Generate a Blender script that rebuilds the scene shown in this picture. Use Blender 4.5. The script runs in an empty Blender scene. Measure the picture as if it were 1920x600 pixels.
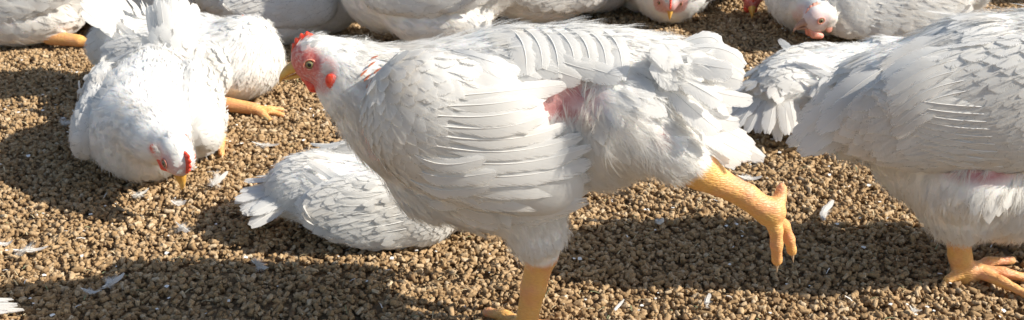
import bpy, math, random
import numpy as np
from mathutils import Vector
from mathutils.bvhtree import BVHTree

# ------------------------------------------------------------ camera, sky, sun, exposure
S = bpy.context.scene
COL = S.collection
CAM_H, PITCH, FPX = 0.56, math.radians(24.0), 2100.0
cd = bpy.data.cameras.new("camera"); cam = bpy.data.objects.new("camera", cd); COL.objects.link(cam)
cam.location = (0, 0, CAM_H); cam.rotation_euler = (math.radians(90) - PITCH, 0, 0)
cd.sensor_width = 36.0; cd.lens = 36.0 * FPX / 1920.0
cd.clip_start = 0.02; cd.clip_end = 400
cd.dof.use_dof = True; cd.dof.focus_distance = 0.98; cd.dof.aperture_fstop = 20
S.camera = cam
SUN_EL, SUN_BACK = math.radians(37), math.radians(-9)      # sun from the right, very slightly on the camera's side
sdir = np.array([math.cos(SUN_EL) * math.cos(SUN_BACK), math.cos(SUN_EL) * math.sin(SUN_BACK), math.sin(SUN_EL)])
W = bpy.data.worlds.new("World"); S.world = W; W.use_nodes = True
nt = W.node_tree; sky = nt.nodes.new("ShaderNodeTexSky"); sky.sky_type = 'NISHITA'; sky.sun_disc = False
sky.sun_elevation = SUN_EL; sky.sun_rotation = math.pi / 2 - SUN_BACK
bg = nt.nodes["Background"]; nt.links.new(sky.outputs[0], bg.inputs[0]); bg.inputs[1].default_value = 0.098
sl = bpy.data.lights.new("sun", 'SUN'); sl.energy = 4.5; sl.angle = math.radians(0.6); sl.color = (1.0, 0.955, 0.895)
so = bpy.data.objects.new("sun", sl); COL.objects.link(so)
so.rotation_euler = Vector(sdir).to_track_quat('Z', 'Y').to_euler()
S.view_settings.view_transform = 'Standard'; S.view_settings.look = 'None'
S.view_settings.exposure = 0.56; S.view_settings.gamma = 1
S.view_settings.use_white_balance = True; S.view_settings.white_balance_temperature = 6850; S.view_settings.white_balance_tint = 8
S.cycles.transparent_max_bounces = 32
S.cycles.max_bounces = 8

# ------------------------------------------------------------ small maths
rng = np.random.default_rng(7)
UPC = np.array([0, math.sin(PITCH), math.cos(PITCH)]); FWC = np.array([0, math.cos(PITCH), -math.sin(PITCH)])
CP = np.array([0, 0, CAM_H]); Z = np.array([0, 0, 1.0])
def A(*v): return np.array(v, dtype=float)
def nrm(v):
    v = np.asarray(v, float); l = np.linalg.norm(v, axis=-1, keepdims=True); return v / np.maximum(l, 1e-9)
def ray(px, py): return nrm(A(1, 0, 0) * (px - 960) / FPX - UPC * (py - 300) / FPX + FWC)
def ground(px, py, z=0.0):
    r = ray(px, py); return CP + r * ((z - CAM_H) / r[2])
def on_plane(px, py, p0, n):
    r = ray(px, py); return CP + r * (np.dot(p0 - CP, n) / np.dot(r, n))
_k = rng.normal(size=(26, 2)); _k = _k / np.linalg.norm(_k, axis=1, keepdims=True) * rng.uniform(18, 150, (26, 1)); _p = rng.uniform(0, 6.28, 26)
_a = 0.9 / np.linalg.norm(_k, axis=1) ** 0.9; _a = _a / _a.sum() * 0.011
def gheight(x, y):
    x = np.asarray(x, float); y = np.asarray(y, float); h = np.zeros(np.broadcast(x, y).shape)
    for (kx, ky), p, a in zip(_k, _p, _a): h = h + a * np.sin(kx * x + ky * y + p)
    return h

# ------------------------------------------------------------ mesh creation
def mk(name, verts, quads, parent=None, mats=(), uv=None, midx=None, smooth=True, col=None, loc=None, tris=None):
    me = bpy.data.meshes.new(name)
    v = np.asarray(verts, np.float32)
    if loc is not None: v = v - np.asarray(loc, np.float32)
    q = np.asarray(quads, np.int32).reshape(-1, 4)
    nq = len(q); nt_ = 0 if tris is None else len(tris)
    me.vertices.add(len(v)); me.vertices.foreach_set("co", v.ravel())
    loops = q.ravel() if nt_ == 0 else np.concatenate([q.ravel(), np.asarray(tris, np.int32).ravel()])
    me.loops.add(len(loops)); me.loops.foreach_set("vertex_index", loops)
    st = np.arange(nq, dtype=np.int32) * 4
    if nt_: st = np.concatenate([st, nq * 4 + np.arange(nt_, dtype=np.int32) * 3])
    me.polygons.add(nq + nt_); me.polygons.foreach_set("loop_start", st.astype(np.int32))
    me.polygons.foreach_set("use_smooth", np.full(nq + nt_, smooth))
    for m in mats: me.materials.append(m)
    if midx is not None: me.polygons.foreach_set("material_index", np.asarray(midx, np.int32))
    if uv is not None:
        l = me.uv_layers.new(name="UVMap"); l.data.foreach_set("uv", np.asarray(uv, np.float32)[loops].ravel())
    if col is not None:
        a = me.color_attributes.new("region", 'FLOAT_COLOR', 'POINT'); a.data.foreach_set("color", np.asarray(col, np.float32).ravel())
    me.update(); me.validate()
    o = bpy.data.objects.new(name, me); COL.objects.link(o)
    if parent is not None: o.parent = parent
    elif loc is not None: o.location = loc
    return o
def tag(o, label=None, cat=None, group=None, kind=None):
    if label: o["label"] = label
    if cat: o["category"] = cat
    if group: o["group"] = group
    if kind: o["kind"] = kind

# ------------------------------------------------------------ implicit body surfaces
class Blob:
    """list of rounded primitives, meshed with surface nets"""
    def __init__(s, k=0.02): s.p = []; s.k = k
    def ell(s, c, r, axes, reg=0, k=None): s.p.append(('e', A(*c), A(*r), np.array(axes), reg, k if k is not None else s.k)); return s
    def cone(s, a, b, ra, rb, reg=0, k=None): s.p.append(('c', A(*a), A(*b), ra, rb, reg, k if k is not None else s.k)); return s
    @staticmethod
    def dist(p, P):
        if p[0] == 'e':
            q = (P - p[1]) @ p[3].T
            k0 = np.sqrt((( q / p[2]) ** 2).sum(-1)); k1 = np.sqrt(((q / p[2] ** 2) ** 2).sum(-1))
            return k0 * (k0 - 1) / np.maximum(k1, 1e-6)
        a, b, ra, rb = p[1:5]; ab = b - a; L = max(np.dot(ab, ab), 1e-9)
        t = np.clip(((P - a) @ ab) / L, 0, 1)
        return np.linalg.norm(P - (a + t[..., None] * ab), axis=-1) - (ra + (rb - ra) * t)
    def bounds(s, p):
        if p[0] == 'e': R = np.sqrt(((p[3] * p[2][:, None]) ** 2).sum(0)); return p[1] - R, p[1] + R
        return np.minimum(p[1] - p[3], p[2] - p[4]), np.maximum(p[1] + p[3], p[2] + p[4])
    def mesh(s, vox):
        bs = [s.bounds(p) for p in s.p]
        lo = np.min([b[0] for b in bs], 0) - 3 * vox - 0.004; hi = np.max([b[1] for b in bs], 0) + 3 * vox + 0.004
        n = np.ceil((hi - lo) / vox).astype(int) + 1
        F = np.full(n, 1.0, np.float32)
        ax = [lo[i] + vox * np.arange(n[i]) for i in range(3)]
        for p, (l, h) in zip(s.p, bs):
            k = p[-1] * 0.5; i0 = np.maximum(((l - lo - k - 2 * vox) / vox).astype(int), 0); i1 = np.minimum(((h - lo + k + 2 * vox) / vox).astype(int) + 2, n)
            sl_ = tuple(slice(i0[i], i1[i]) for i in range(3))
            G = np.stack(np.meshgrid(*[ax[i][sl_[i]] for i in range(3)], indexing='ij'), -1)
            d = s.dist(p, G).astype(np.float32); f = F[sl_]
            hh = np.clip(k - np.abs(f - d), 0, None) / k
            F[sl_] = np.minimum(f, d) - hh * hh * k * 0.25
        ins = F < 0
        c = np.zeros(n - 1, np.int8)
        for dx in (0, 1):
            for dy in (0, 1):
                for dz in (0, 1):
                    c += ins[dx:n[0] - 1 + dx, dy:n[1] - 1 + dy, dz:n[2] - 1 + dz]
        act = (c > 0) & (c < 8); idx = np.argwhere(act); vid = np.full(n - 1, -1, np.int64); vid[act] = np.arange(len(idx))
        acc = np.zeros((len(idx), 3)); cnt = np.zeros(len(idx))
        cor = [(i, j, k) for i in (0, 1) for j in (0, 1) for k in (0, 1)]
        val = {q: F[idx[:, 0] + q[0], idx[:, 1] + q[1], idx[:, 2] + q[2]] for q in cor}
        for q in cor:
            for a_ in range(3):
                if q[a_] == 0:
                    r = list(q); r[a_] = 1; r = tuple(r); v0, v1 = val[q], val[r]; m = (v0 < 0) != (v1 < 0)
                    t = np.where(m, v0 / np.where(m, v0 - v1, 1), 0); pt = np.tile(np.array(q, float), (len(idx), 1)); pt[:, a_] = t
                    acc[m] += pt[m]; cnt[m] += 1
        V = lo + vox * (idx + acc / cnt[:, None])
        Q = []
        for a_ in range(3):
            b_, c_ = (a_ + 1) % 3, (a_ + 2) % 3
            s0 = [slice(None)] * 3; s1 = [slice(None)] * 3; s0[a_] = slice(0, -1); s1[a_] = slice(1, None)
            x0, x1 = ins[tuple(s0)], ins[tuple(s1)]
            E = np.argwhere(x0 != x1); E = E[(E[:, b_] > 0) & (E[:, c_] > 0)]
            fl = x0[E[:, 0], E[:, 1], E[:, 2]]
            def g(db, dc):
                e = E.copy(); e[:, b_] -= db; e[:, c_] -= dc; return vid[e[:, 0], e[:, 1], e[:, 2]]
            q = np.stack([g(1, 1), g(0, 1), g(0, 0), g(1, 0)], 1)
            q[~fl] = q[~fl][:, ::-1]; Q.append(q)
        return V, np.concatenate(Q)
    def regions(s, V):
        D = {}
        for p in s.p:
            d = s.dist(p, V); r = p[-2]; D[r] = np.minimum(D.get(r, 1e3), d)
        return D
def vnormals(V, Q):
    n = np.cross(V[Q[:, 2]] - V[Q[:, 0]], V[Q[:, 3]] - V[Q[:, 1]]); N = np.zeros_like(V)
    for i in range(4): np.add.at(N, Q[:, i], n)
    return nrm(N)
def sample(V, Q, N, n, r):
    a = np.linalg.norm(np.cross(V[Q[:, 2]] - V[Q[:, 0]], V[Q[:, 3]] - V[Q[:, 1]]), axis=1)
    f = r.choice(len(Q), n, p=a / a.sum()); w = r.dirichlet((1, 1, 1, 1), n)
    return (V[Q[f]] * w[..., None]).sum(1), nrm((N[Q[f]] * w[..., None]).sum(1))
def thin(P, rad, order=None):
    cell = {}; keep = []; rm = float(np.max(rad))
    for i in range(len(P)):
        k = tuple((P[i] // rm).astype(int)); ok = True; ri = rad[i]
        for dx in (-1, 0, 1):
            for dy in (-1, 0, 1):
                for dz in (-1, 0, 1):
                    for j in cell.get((k[0] + dx, k[1] + dy, k[2] + dz), ()):
                        if (P[i, 0] - P[j, 0]) ** 2 + (P[i, 1] - P[j, 1]) ** 2 + (P[i, 2] - P[j, 2]) ** 2 < ri * ri: ok = False; break
                    if not ok: break
                if not ok: break
            if not ok: break
        if ok: cell.setdefault(k, []).append(i); keep.append(i)
    return np.array(keep, int)

# ------------------------------------------------------------ feather geometry
def tmpl_contour(r, rows=7, pointed=0.0):
    vs = np.linspace(0, 1, rows); us = np.array([-1, -0.5, 0, 0.5, 1.0]); P = []; UV = []
    nl, nr = r.normal(0, 0.05, rows), r.normal(0, 0.05, rows)
    for i, v in enumerate(vs):
        w = 0.5 * (0.42 + 0.58 * math.sin(math.pi * min(1, v * 0.8 + 0.05)) ** 0.7) * (1 if v < 0.6 else math.sqrt(max(0.03, 1 - ((v - 0.6) / 0.42) ** 2)))
        w = w * (1 - pointed * v)
        for u in us:
            ww = w * (1 + (nl[i] if u < 0 else nr[i]))
            P.append((u * ww, v - 0.06 * abs(u) ** 2 * (v > 0.5) + 0.05 * abs(u) * (v < .3), -0.16 * u * u * w)); UV.append((u * 0.5 + 0.5, v))
    Q = [(i * 5 + j, i * 5 + j + 1, i * 5 + j + 6, i * 5 + j + 5) for i in range(rows - 1) for j in range(4)]
    return np.array(P), np.array(Q), np.array(UV)
def tmpl_fluff(r, nf=22, seg=3, wid=0.02, spread=0.65):
    P = []; Q = []; UV = []
    for f in range(nf):
        b = r.uniform(0, 0.45); side = r.uniform(-1, 1); L = r.uniform(0.5, 1.0) * (1 - b * 0.6); lean = side * spread; curl = r.normal(0, 0.25); up = r.uniform(-0.05, 0.35)
        for i in range(seg + 1):
            t = i / seg; y = b + L * t * math.cos(lean); x = L * t * math.sin(lean) + curl * t * t * 0.25; z = up * t * (1 - 0.45 * t) * 0.6
            w = wid * (1 - 0.85 * t) * 0.5
            P += [(x - w, y, z), (x + w, y, z)]; UV += [(0.5, 0.5), (0.5, 0.5)]
        o = len(P) - 2 * (seg + 1)
        for i in range(seg): Q.append((o + 2 * i, o + 2 * i + 1, o + 2 * i + 3, o + 2 * i + 2))
    return np.array(P), np.array(Q), np.array(UV)
_tr = np.random.default_rng(3)
CONT = [tmpl_contour(_tr) for _ in range(6)]
HACK = [tmpl_contour(_tr, 5, 0.55) for _ in range(4)]
FLUF = [tmpl_fluff(_tr) for _ in range(6)]
FUZZ = [tmpl_fluff(_tr, 5, 2, 0.03) for _ in range(4)]
STRK = [tmpl_fluff(_tr, 9, 3, 0.03, 0.2) for _ in range(4)]
class FM:
    def __init__(s): s.V = []; s.Q = []; s.U = []; s.n = 0; s.M = []; s.N = []
    def add(s, V, Q, U, m=0, N=None):
        s.N.append(np.zeros((len(V), 3)) if N is None else N)
        s.V.append(V); s.Q.append(np.asarray(Q) + s.n); s.U.append(U); s.M.append(np.full(len(Q), m)); s.n += len(V)
    def scatter(s, T, base, d, n, L, Wd, lift, R=0.12, m=0, rr=None):
        """place templates T at many points: direction d, normal n, length L, width Wd"""
        if len(base) == 0: return
        rr = rr or rng
        pick = rr.integers(0, len(T), len(base))
        for ti, (P, Q, UV) in enumerate(T):
            k = np.where(pick == ti)[0]
            if len(k) == 0: continue
            side = nrm(np.cross(d[k], n[k])); y = P[None, :, 1] * L[k, None]
            z = P[None, :, 2] * Wd[k, None] + L[k, None] * (np.sin(lift[k])[:, None] * P[None, :, 1] * (1 - 0.35 * P[None, :, 1])) - y * y / (2 * R)
            V = base[k, None] + side[:, None] * (P[None, :, 0] * Wd[k, None])[..., None] + d[k, None] * y[..., None] + n[k, None] * z[..., None]
            m_ = len(P); off = (np.arange(len(k)) * m_)[:, None, None]
            s.add(V.reshape(-1, 3), (Q[None] + off).reshape(-1, 4), np.tile(UV, (len(k), 1)), m, np.repeat(n[k], m_, axis=0))
    def quill(s, path, nors, width, rows=12, point=0.5, camber=0.18, shaft=True, m=0, rr=None, smooth=2):
        """one long flight feather along a path"""
        rr = rr or rng
        path = np.asarray(path); nors = nrm(nors)
        t = np.linspace(0, 1, len(path)); tt = np.linspace(0, 1, rows)
        P = np.stack([np.interp(tt, t, path[:, i]) for i in range(3)], 1); N = nrm(np.stack([np.interp(tt, t, nors[:, i]) for i in range(3)], 1))
        for _ in range(smooth): P[1:-1] = 0.25 * P[:-2] + 0.5 * P[1:-1] + 0.25 * P[2:]
        D = nrm(np.gradient(P, axis=0)); Sd = nrm(np.cross(D, N)); Nn = np.cross(Sd, D)
        wv = width * 0.5 * np.minimum(1, 0.08 + 2.6 * tt) * np.where(tt < 0.72, 1, np.sqrt(np.clip(1 - ((tt - 0.72) / 0.30) ** 2, 0.02, 1)))
        us = np.array([-1, -0.55, -0.1, 0.1, 0.55, 1.0]); V = []; U = []
        jl, jr = rr.normal(0, 0.06, rows), rr.normal(0, 0.06, rows)
        if rr.random() < 0.5: i = rr.integers(rows // 2, rows - 1); jl[i] -= 0.35
        for i in range(rows):
            for u in us:
                w = wv[i] * (1 + (jl[i] if u < 0 else jr[i])) * (0.75 if u < 0 else 1.15)
                V.append(P[i] + Sd[i] * u * w + Nn[i] * (-camber * u * u * w) + D[i] * (0.35 * abs(u) * w)); U.append((u * 0.5 + 0.5, tt[i]))
        Q = [(i * 6 + j, i * 6 + j + 1, i * 6 + j + 7, i * 6 + j + 6) for i in range(rows - 1) for j in range(5)]
        s.add(np.array(V), np.array(Q), np.array(U), m)
        if shaft:
            V = []; r0 = max(0.0005, min(0.0009, width * 0.028))
            for i in range(rows):
                r_ = r0 * (1 - 0.8 * tt[i]); c = P[i] + Nn[i] * r_ * 0.8
                V += [c - Sd[i] * r_, c + Nn[i] * r_, c + Sd[i] * r_, c - Nn[i] * r_]
            Q = [(i * 4 + j, i * 4 + (j + 1) % 4, i * 4 + 4 + (j + 1) % 4, i * 4 + 4 + j) for i in range(rows - 1) for j in range(4)]
            s.add(np.array(V), np.array(Q), np.tile((0.5, 0.5), (len(V), 1)), 1)
    def build(s, name, parent, mats, loc):
        V, Q, BN = np.concatenate(s.V), np.concatenate(s.Q), nrm(np.concatenate(s.N))
        o = mk(name, V, Q, parent, mats, np.concatenate(s.U), np.concatenate(s.M), True, None, loc)
        # blades of a soft coat shade together: lean their normals towards the surface they grow from
        gn = vnormals(V, Q); has = np.abs(BN).sum(1) > 0.1; sg = np.sign((gn * BN).sum(1)); sg[sg == 0] = 1
        nn = np.where(has[:, None], nrm(gn * 0.32 + BN * (0.68 * sg)[:, None]), gn)
        if len(o.data.vertices) == len(nn): o.data.normals_split_custom_set_from_vertices(nn.astype(np.float32))
        return o

# ------------------------------------------------------------ materials
class NT:
    def __init__(s, name):
        s.m = bpy.data.materials.new(name); s.m.use_nodes = True; s.t = s.m.node_tree; s.t.nodes.clear()
        s.out = s.t.nodes.new("ShaderNodeOutputMaterial")
    def n(s, typ, **kw):
        nd = s.t.nodes.new(typ); ins = kw.pop('i', {})
        for k, v in kw.items(): setattr(nd, k, v)
        for k, v in ins.items():
            if hasattr(v, 'links') or isinstance(v, bpy.types.NodeSocket): s.t.links.new(v, nd.inputs[k])
            else: nd.inputs[k].default_value = v
        return nd
    def math(s, op, a, b=0.0, c=0.0, clamp=False):
        return s.n("ShaderNodeMath", operation=op, use_clamp=clamp, i={0: a, 1: b, 2: c}).outputs[0]
    def mix(s, f, a, b):
        nd = s.n("ShaderNodeMix", data_type='RGBA'); 
        for k, v in ((0, f), (6, a), (7, b)):
            if isinstance(v, bpy.types.NodeSocket): s.t.links.new(v, nd.inputs[k])
            else: nd.inputs[k].default_value = v if k == 0 else (*v, 1) if len(v) == 3 else v
        return nd.outputs[2]
def feather_mat(name, base=(0.90, 0.89, 0.865), dirt=(0.72, 0.62, 0.50), dirt_amt=0.42):
    g = NT(name)
    uv = g.n("ShaderNodeUVMap").outputs[0]; sp = g.n("ShaderNodeSeparateXYZ", i={0: uv})
    au = g.math('ABSOLUTE', g.math('MULTIPLY_ADD', sp.outputs[0], 2.0, -1.0)); v = sp.outputs[1]
    geo = g.n("ShaderNodeNewGeometry"); rnd = geo.outputs["Random Per Island"]
    # barbs run obliquely from the shaft to the edge
    bc = g.math('SUBTRACT', g.math('MULTIPLY', v, 1.0), g.math('MULTIPLY', au, 0.22))
    cx = g.n("ShaderNodeCombineXYZ", i={0: g.math('MULTIPLY', bc, 26.0), 1: g.math('MULTIPLY', au, 1.6), 2: g.math('MULTIPLY', rnd, 57.0)}).outputs[0]
    barb = g.n("ShaderNodeTexNoise", i={"Vector": cx, "Scale": 1.0, "Detail": 3.0, "Roughness": 0.7}).outputs[0]
    edge = g.math('MAXIMUM', au, g.math('MULTIPLY_ADD', v, 3.2, -2.25))
    al = g.math('SUBTRACT', g.math('MULTIPLY_ADD', barb, 1.5, 0.44), edge)
    al = g.math('MULTIPLY', al, 3.0, clamp=True)
    tc = g.n("ShaderNodeTexCoord").outputs["Object"]
    dn = g.n("ShaderNodeTexNoise", i={"Vector": tc, "Scale": 14.0, "Detail": 4.0, "Roughness": 0.65}).outputs[0]
    dm = g.math('MULTIPLY', g.math('MULTIPLY_ADD', dn, 4.0, -2.05, clamp=True), dirt_amt, clamp=True)
    c1 = g.mix(g.math('MULTIPLY', rnd, 0.5), base, (base[0] * 0.93, base[1] * 0.93, base[2] * 0.935))
    c2 = g.mix(dm, c1, dirt)
    c3 = g.mix(g.math('MULTIPLY', g.math('MULTIPLY_ADD', barb, 2.0, -0.8, clamp=True), 0.14), c2, (0.62, 0.61, 0.60))
    bmp = g.n("ShaderNodeBump", i={"Height": barb, "Strength": 0.25, "Distance": 0.0006}).outputs[0]
    pb = g.n("ShaderNodeBsdfPrincipled", i={"Base Color": c3, "Roughness": 0.55, "Normal": bmp, "Specular IOR Level": 0.35, "Sheen Weight": 0.25, "Sheen Roughness": 0.5})
    tl = g.n("ShaderNodeBsdfTranslucent", i={"Color": c3, "Normal": bmp})
    mx = g.n("ShaderNodeMixShader", i={0: 0.45, 1: pb.outputs[0], 2: tl.outputs[0]})
    tr = g.n("ShaderNodeBsdfTransparent")
    fin = g.n("ShaderNodeMixShader", i={0: al, 1: tr.outputs[0], 2: mx.outputs[0]})
    g.t.links.new(fin.outputs[0], g.out.inputs[0]); return g.m
def shaft_mat():
    g = NT("quill_shaft")
    pb = g.n("ShaderNodeBsdfPrincipled", i={"Base Color": (0.86, 0.84, 0.80, 1), "Roughness": 0.3})
    g.t.links.new(pb.outputs[0], g.out.inputs[0]); return g.m
def body_mat():
    """skin: region colour r = yellow leg, g = red face skin, b = pink bare skin, otherwise white down"""
    g = NT("hen_skin_and_down")
    at = g.n("ShaderNodeAttribute", attribute_name="region"); sp = g.n("ShaderNodeSeparateColor", i={0: at.outputs["Color"]})
    tc = g.n("ShaderNodeTexCoord").outputs["Object"]
    n1 = g.n("ShaderNodeTexNoise", i={"Vector": tc, "Scale": 60.0, "Detail": 5.0, "Roughness": 0.65}).outputs[0]
    n2 = g.n("ShaderNodeTexNoise", i={"Vector": tc, "Scale": 420.0, "Detail": 3.0}).outputs[0]
    n3 = g.n("ShaderNodeTexNoise", i={"Vector": tc, "Scale": 38.0, "Detail": 3.0}).outputs[0]
    vor = g.n("ShaderNodeTexVoronoi", feature='DISTANCE_TO_EDGE', i={"Vector": g.n("ShaderNodeMapping", i={0: tc, 3: (0.55, 0.55, 2.0)}).outputs[0], "Scale": 300.0}).outputs[0]
    ves = g.math('MULTIPLY', vor, 3.2, clamp=True)
    leg = g.mix(g.math('MULTIPLY_ADD', n3, 3.5, -1.45, clamp=True), (0.80, 0.45, 0.135), (0.77, 0.34, 0.18))
    leg = g.mix(g.math('MULTIPLY_ADD', n1, 4.0, -2.2, clamp=True), leg, (0.86, 0.55, 0.22))
    leg = g.mix(g.math('MULTIPLY', g.math('SUBTRACT', 0.5, ves, clamp=True), 0.6), leg, (0.55, 0.24, 0.09))
    face = g.mix(g.math('MULTIPLY_ADD', n2, 3.0, -1.2, clamp=True), (0.62, 0.09, 0.075), (0.80, 0.33, 0.27))
    pink = g.mix(g.math('MULTIPLY_ADD', n1, 3.0, -1.0, clamp=True), (0.46, 0.16, 0.16), (0.66, 0.38, 0.36))
    c = g.mix(sp.outputs[2], (0.80, 0.785, 0.755), pink); c = g.mix(sp.outputs[1], c, face); c = g.mix(sp.outputs[0], c, leg)
    hgt = g.math('ADD', g.math('MULTIPLY', g.math('MULTIPLY', ves, sp.outputs[0]), 1.0), g.math('MULTIPLY', n2, 0.8))
    bmp = g.n("ShaderNodeBump", i={"Height": hgt, "Strength": 0.45, "Distance": 0.0008}).outputs[0]
    pb = g.n("ShaderNodeBsdfPrincipled", i={"Base Color": c, "Roughness": 0.5, "Normal": bmp, "Subsurface Weight": 0.25, "Subsurface Scale": 0.004, "Subsurface Radius": (1, 0.45, 0.25)})
    g.t.links.new(pb.outputs[0], g.out.inputs[0]); return g.m
def simple_mat(name, c1, c2, scale, rough=0.5, sss=0.0, bump=0.0, spec=0.5, bscale=None):
    g = NT(name); tc = g.n("ShaderNodeTexCoord").outputs["Object"]
    n1 = g.n("ShaderNodeTexNoise", i={"Vector": tc, "Scale": scale, "Detail": 4.0, "Roughness": 0.6}).outputs[0]
    c = g.mix(g.math('MULTIPLY_ADD', n1, 3.0, -1.0, clamp=True), c1, c2)
    n2 = g.n("ShaderNodeTexNoise", i={"Vector": tc, "Scale": bscale or scale * 3, "Detail": 3.0}).outputs[0]
    bmp = g.n("ShaderNodeBump", i={"Height": n2, "Strength": 0.6 if bump else 0.0, "Distance": bump}).outputs[0]
    pb = g.n("ShaderNodeBsdfPrincipled", i={"Base Color": c, "Roughness": rough, "Normal": bmp, "Subsurface Weight": sss, "Subsurface Scale": 0.004, "Specular IOR Level": spec})
    g.t.links.new(pb.outputs[0], g.out.inputs[0]); return g.m
FEA = feather_mat("white_feather"); SHA = shaft_mat(); BOD = body_mat()
RED = simple_mat("red_comb_flesh", (0.74, 0.03, 0.02), (0.86, 0.13, 0.06), 300, 0.38, 0.35, 0.0006)
PALE = simple_mat("pale_comb_flesh", (0.72, 0.26, 0.18), (0.82, 0.42, 0.32), 300, 0.45, 0.35, 0.0006); BROWN = simple_mat("brown_beak_horn", (0.40, 0.20, 0.12), (0.58, 0.34, 0.24), 90, 0.35)
HORN = simple_mat("beak_horn", (0.66, 0.32, 0.05), (0.80, 0.48, 0.13), 90, 0.32, 0.1, 0.0002)
IRIS = simple_mat("eye_iris", (0.16, 0.15, 0.07), (0.30, 0.25, 0.12), 500, 0.08)
PUP = simple_mat("eye_pupil", (0.005, 0.005, 0.005), (0.01, 0.01, 0.01), 10, 0.05)
CLAW = simple_mat("claw_horn", (0.45, 0.30, 0.18), (0.62, 0.46, 0.30), 200, 0.4)
RUST = simple_mat("pin_feather_sheath", (0.34, 0.08, 0.04), (0.50, 0.18, 0.10), 200, 0.5)

# ------------------------------------------------------------ ground and pellets
def build_ground():
    # single sheet, fine near the birds, reaching far out
    def axis(lo, hi, step, far):
        a = np.arange(lo, hi, step); g = step * 1.0; r = [hi]; l = [lo]
        while r[-1] < far: g *= 1.35; r.append(r[-1] + g); l.insert(0, l[0] - g)
        return np.concatenate([l[:-1], a, r])
    xs = axis(-1.9, 1.9, 0.012, 120); ys = axis(0.3, 3.4, 0.012, 120)
    X, Y = np.meshgrid(xs, ys, indexing='ij'); H = gheight(X, Y) - 0.004
    V = np.stack([X, Y, H], -1).reshape(-1, 3); nx, ny = len(xs), len(ys)
    i = np.arange(nx - 1)[:, None] * ny + np.arange(ny - 1)[None]; Q = np.stack([i, i + ny, i + ny + 1, i + 1], -1).reshape(-1, 4)
    g = NT("litter_soil"); tc = g.n("ShaderNodeTexCoord").outputs["Object"]
    v = g.n("ShaderNodeTexVoronoi", i={"Vector": tc, "Scale": 130.0}); n = g.n("ShaderNodeTexNoise", i={"Vector": tc, "Scale": 300.0, "Detail": 6.0}).outputs[0]
    c = g.mix(g.n("ShaderNodeSeparateColor", i={0: v.outputs["Color"]}).outputs[0], (0.27, 0.175, 0.095), (0.40, 0.28, 0.16))
    c = g.mix(g.math('MULTIPLY_ADD', n, 3.0, -1.3, clamp=True), c, (0.24, 0.16, 0.09))
    b = g.n("ShaderNodeBump", i={"Height": g.math('SUBTRACT', n, g.math('MULTIPLY', v.outputs["Distance"], 1.5)), "Strength": 1.0, "Distance": 0.003}).outputs[0]
    pb = g.n("ShaderNodeBsdfPrincipled", i={"Base Color": c, "Roughness": 0.9, "Normal": b, "Specular IOR Level": 0.2}); g.t.links.new(pb.outputs[0], g.out.inputs[0])
    o = mk("ground", V, Q, None, [g.m]); tag(o, "bumpy brown litter soil under the feed pellets", "ground", kind="structure")

def pellet_mat():
    g = NT("tan_pellet"); oi = g.n("ShaderNodeObjectInfo").outputs["Random"]; tc = g.n("ShaderNodeTexCoord").outputs["Object"]
    off = g.n("ShaderNodeCombineXYZ", i={0: g.math('MULTIPLY', oi, 91.0), 1: g.math('MULTIPLY', oi, 33.0)}).outputs[0]
    p = g.n("ShaderNodeVectorMath", operation='ADD', i={0: tc, 1: off}).outputs[0]
    n = g.n("ShaderNodeTexNoise", i={"Vector": p, "Scale": 1.6, "Detail": 5.0, "Roughness": 0.75}).outputs[0]
    ramp = g.n("ShaderNodeValToRGB", i={0: oi}); cr = ramp.color_ramp
    cs = [(0.0, (0.22, 0.13, 0.065)), (0.12, (0.37, 0.235, 0.115)), (0.45, (0.455, 0.30, 0.155)), (0.75, (0.53, 0.365, 0.205)), (0.93, (0.61, 0.45, 0.275)), (1.0, (0.68, 0.54, 0.37))]
    cr.elements[0].position = 0; cr.elements[0].color = (*cs[0][1], 1); cr.elements[1].position = 1; cr.elements[1].color = (*cs[-1][1], 1)
    for q, c in cs[1:-1]: e = cr.elements.new(q); e.color = (*c, 1)
    c = g.mix(g.math('MULTIPLY_ADD', n, 3.4, -1.5, clamp=True), ramp.outputs[0], (0.26, 0.165, 0.085))
    c = g.mix(g.math('MULTIPLY_ADD', n, -5.0, 1.9, clamp=True), c, (0.58, 0.43, 0.26))
    b = g.n("ShaderNodeBump", i={"Height": n, "Strength": 0.8, "Distance": 0.0012}).outputs[0]
    pb = g.n("ShaderNodeBsdfPrincipled", i={"Base Color": c, "Roughness": 0.8, "Normal": b, "Specular IOR Level": 0.3}); g.t.links.new(pb.outputs[0], g.out.inputs[0])
    return g.m
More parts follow.
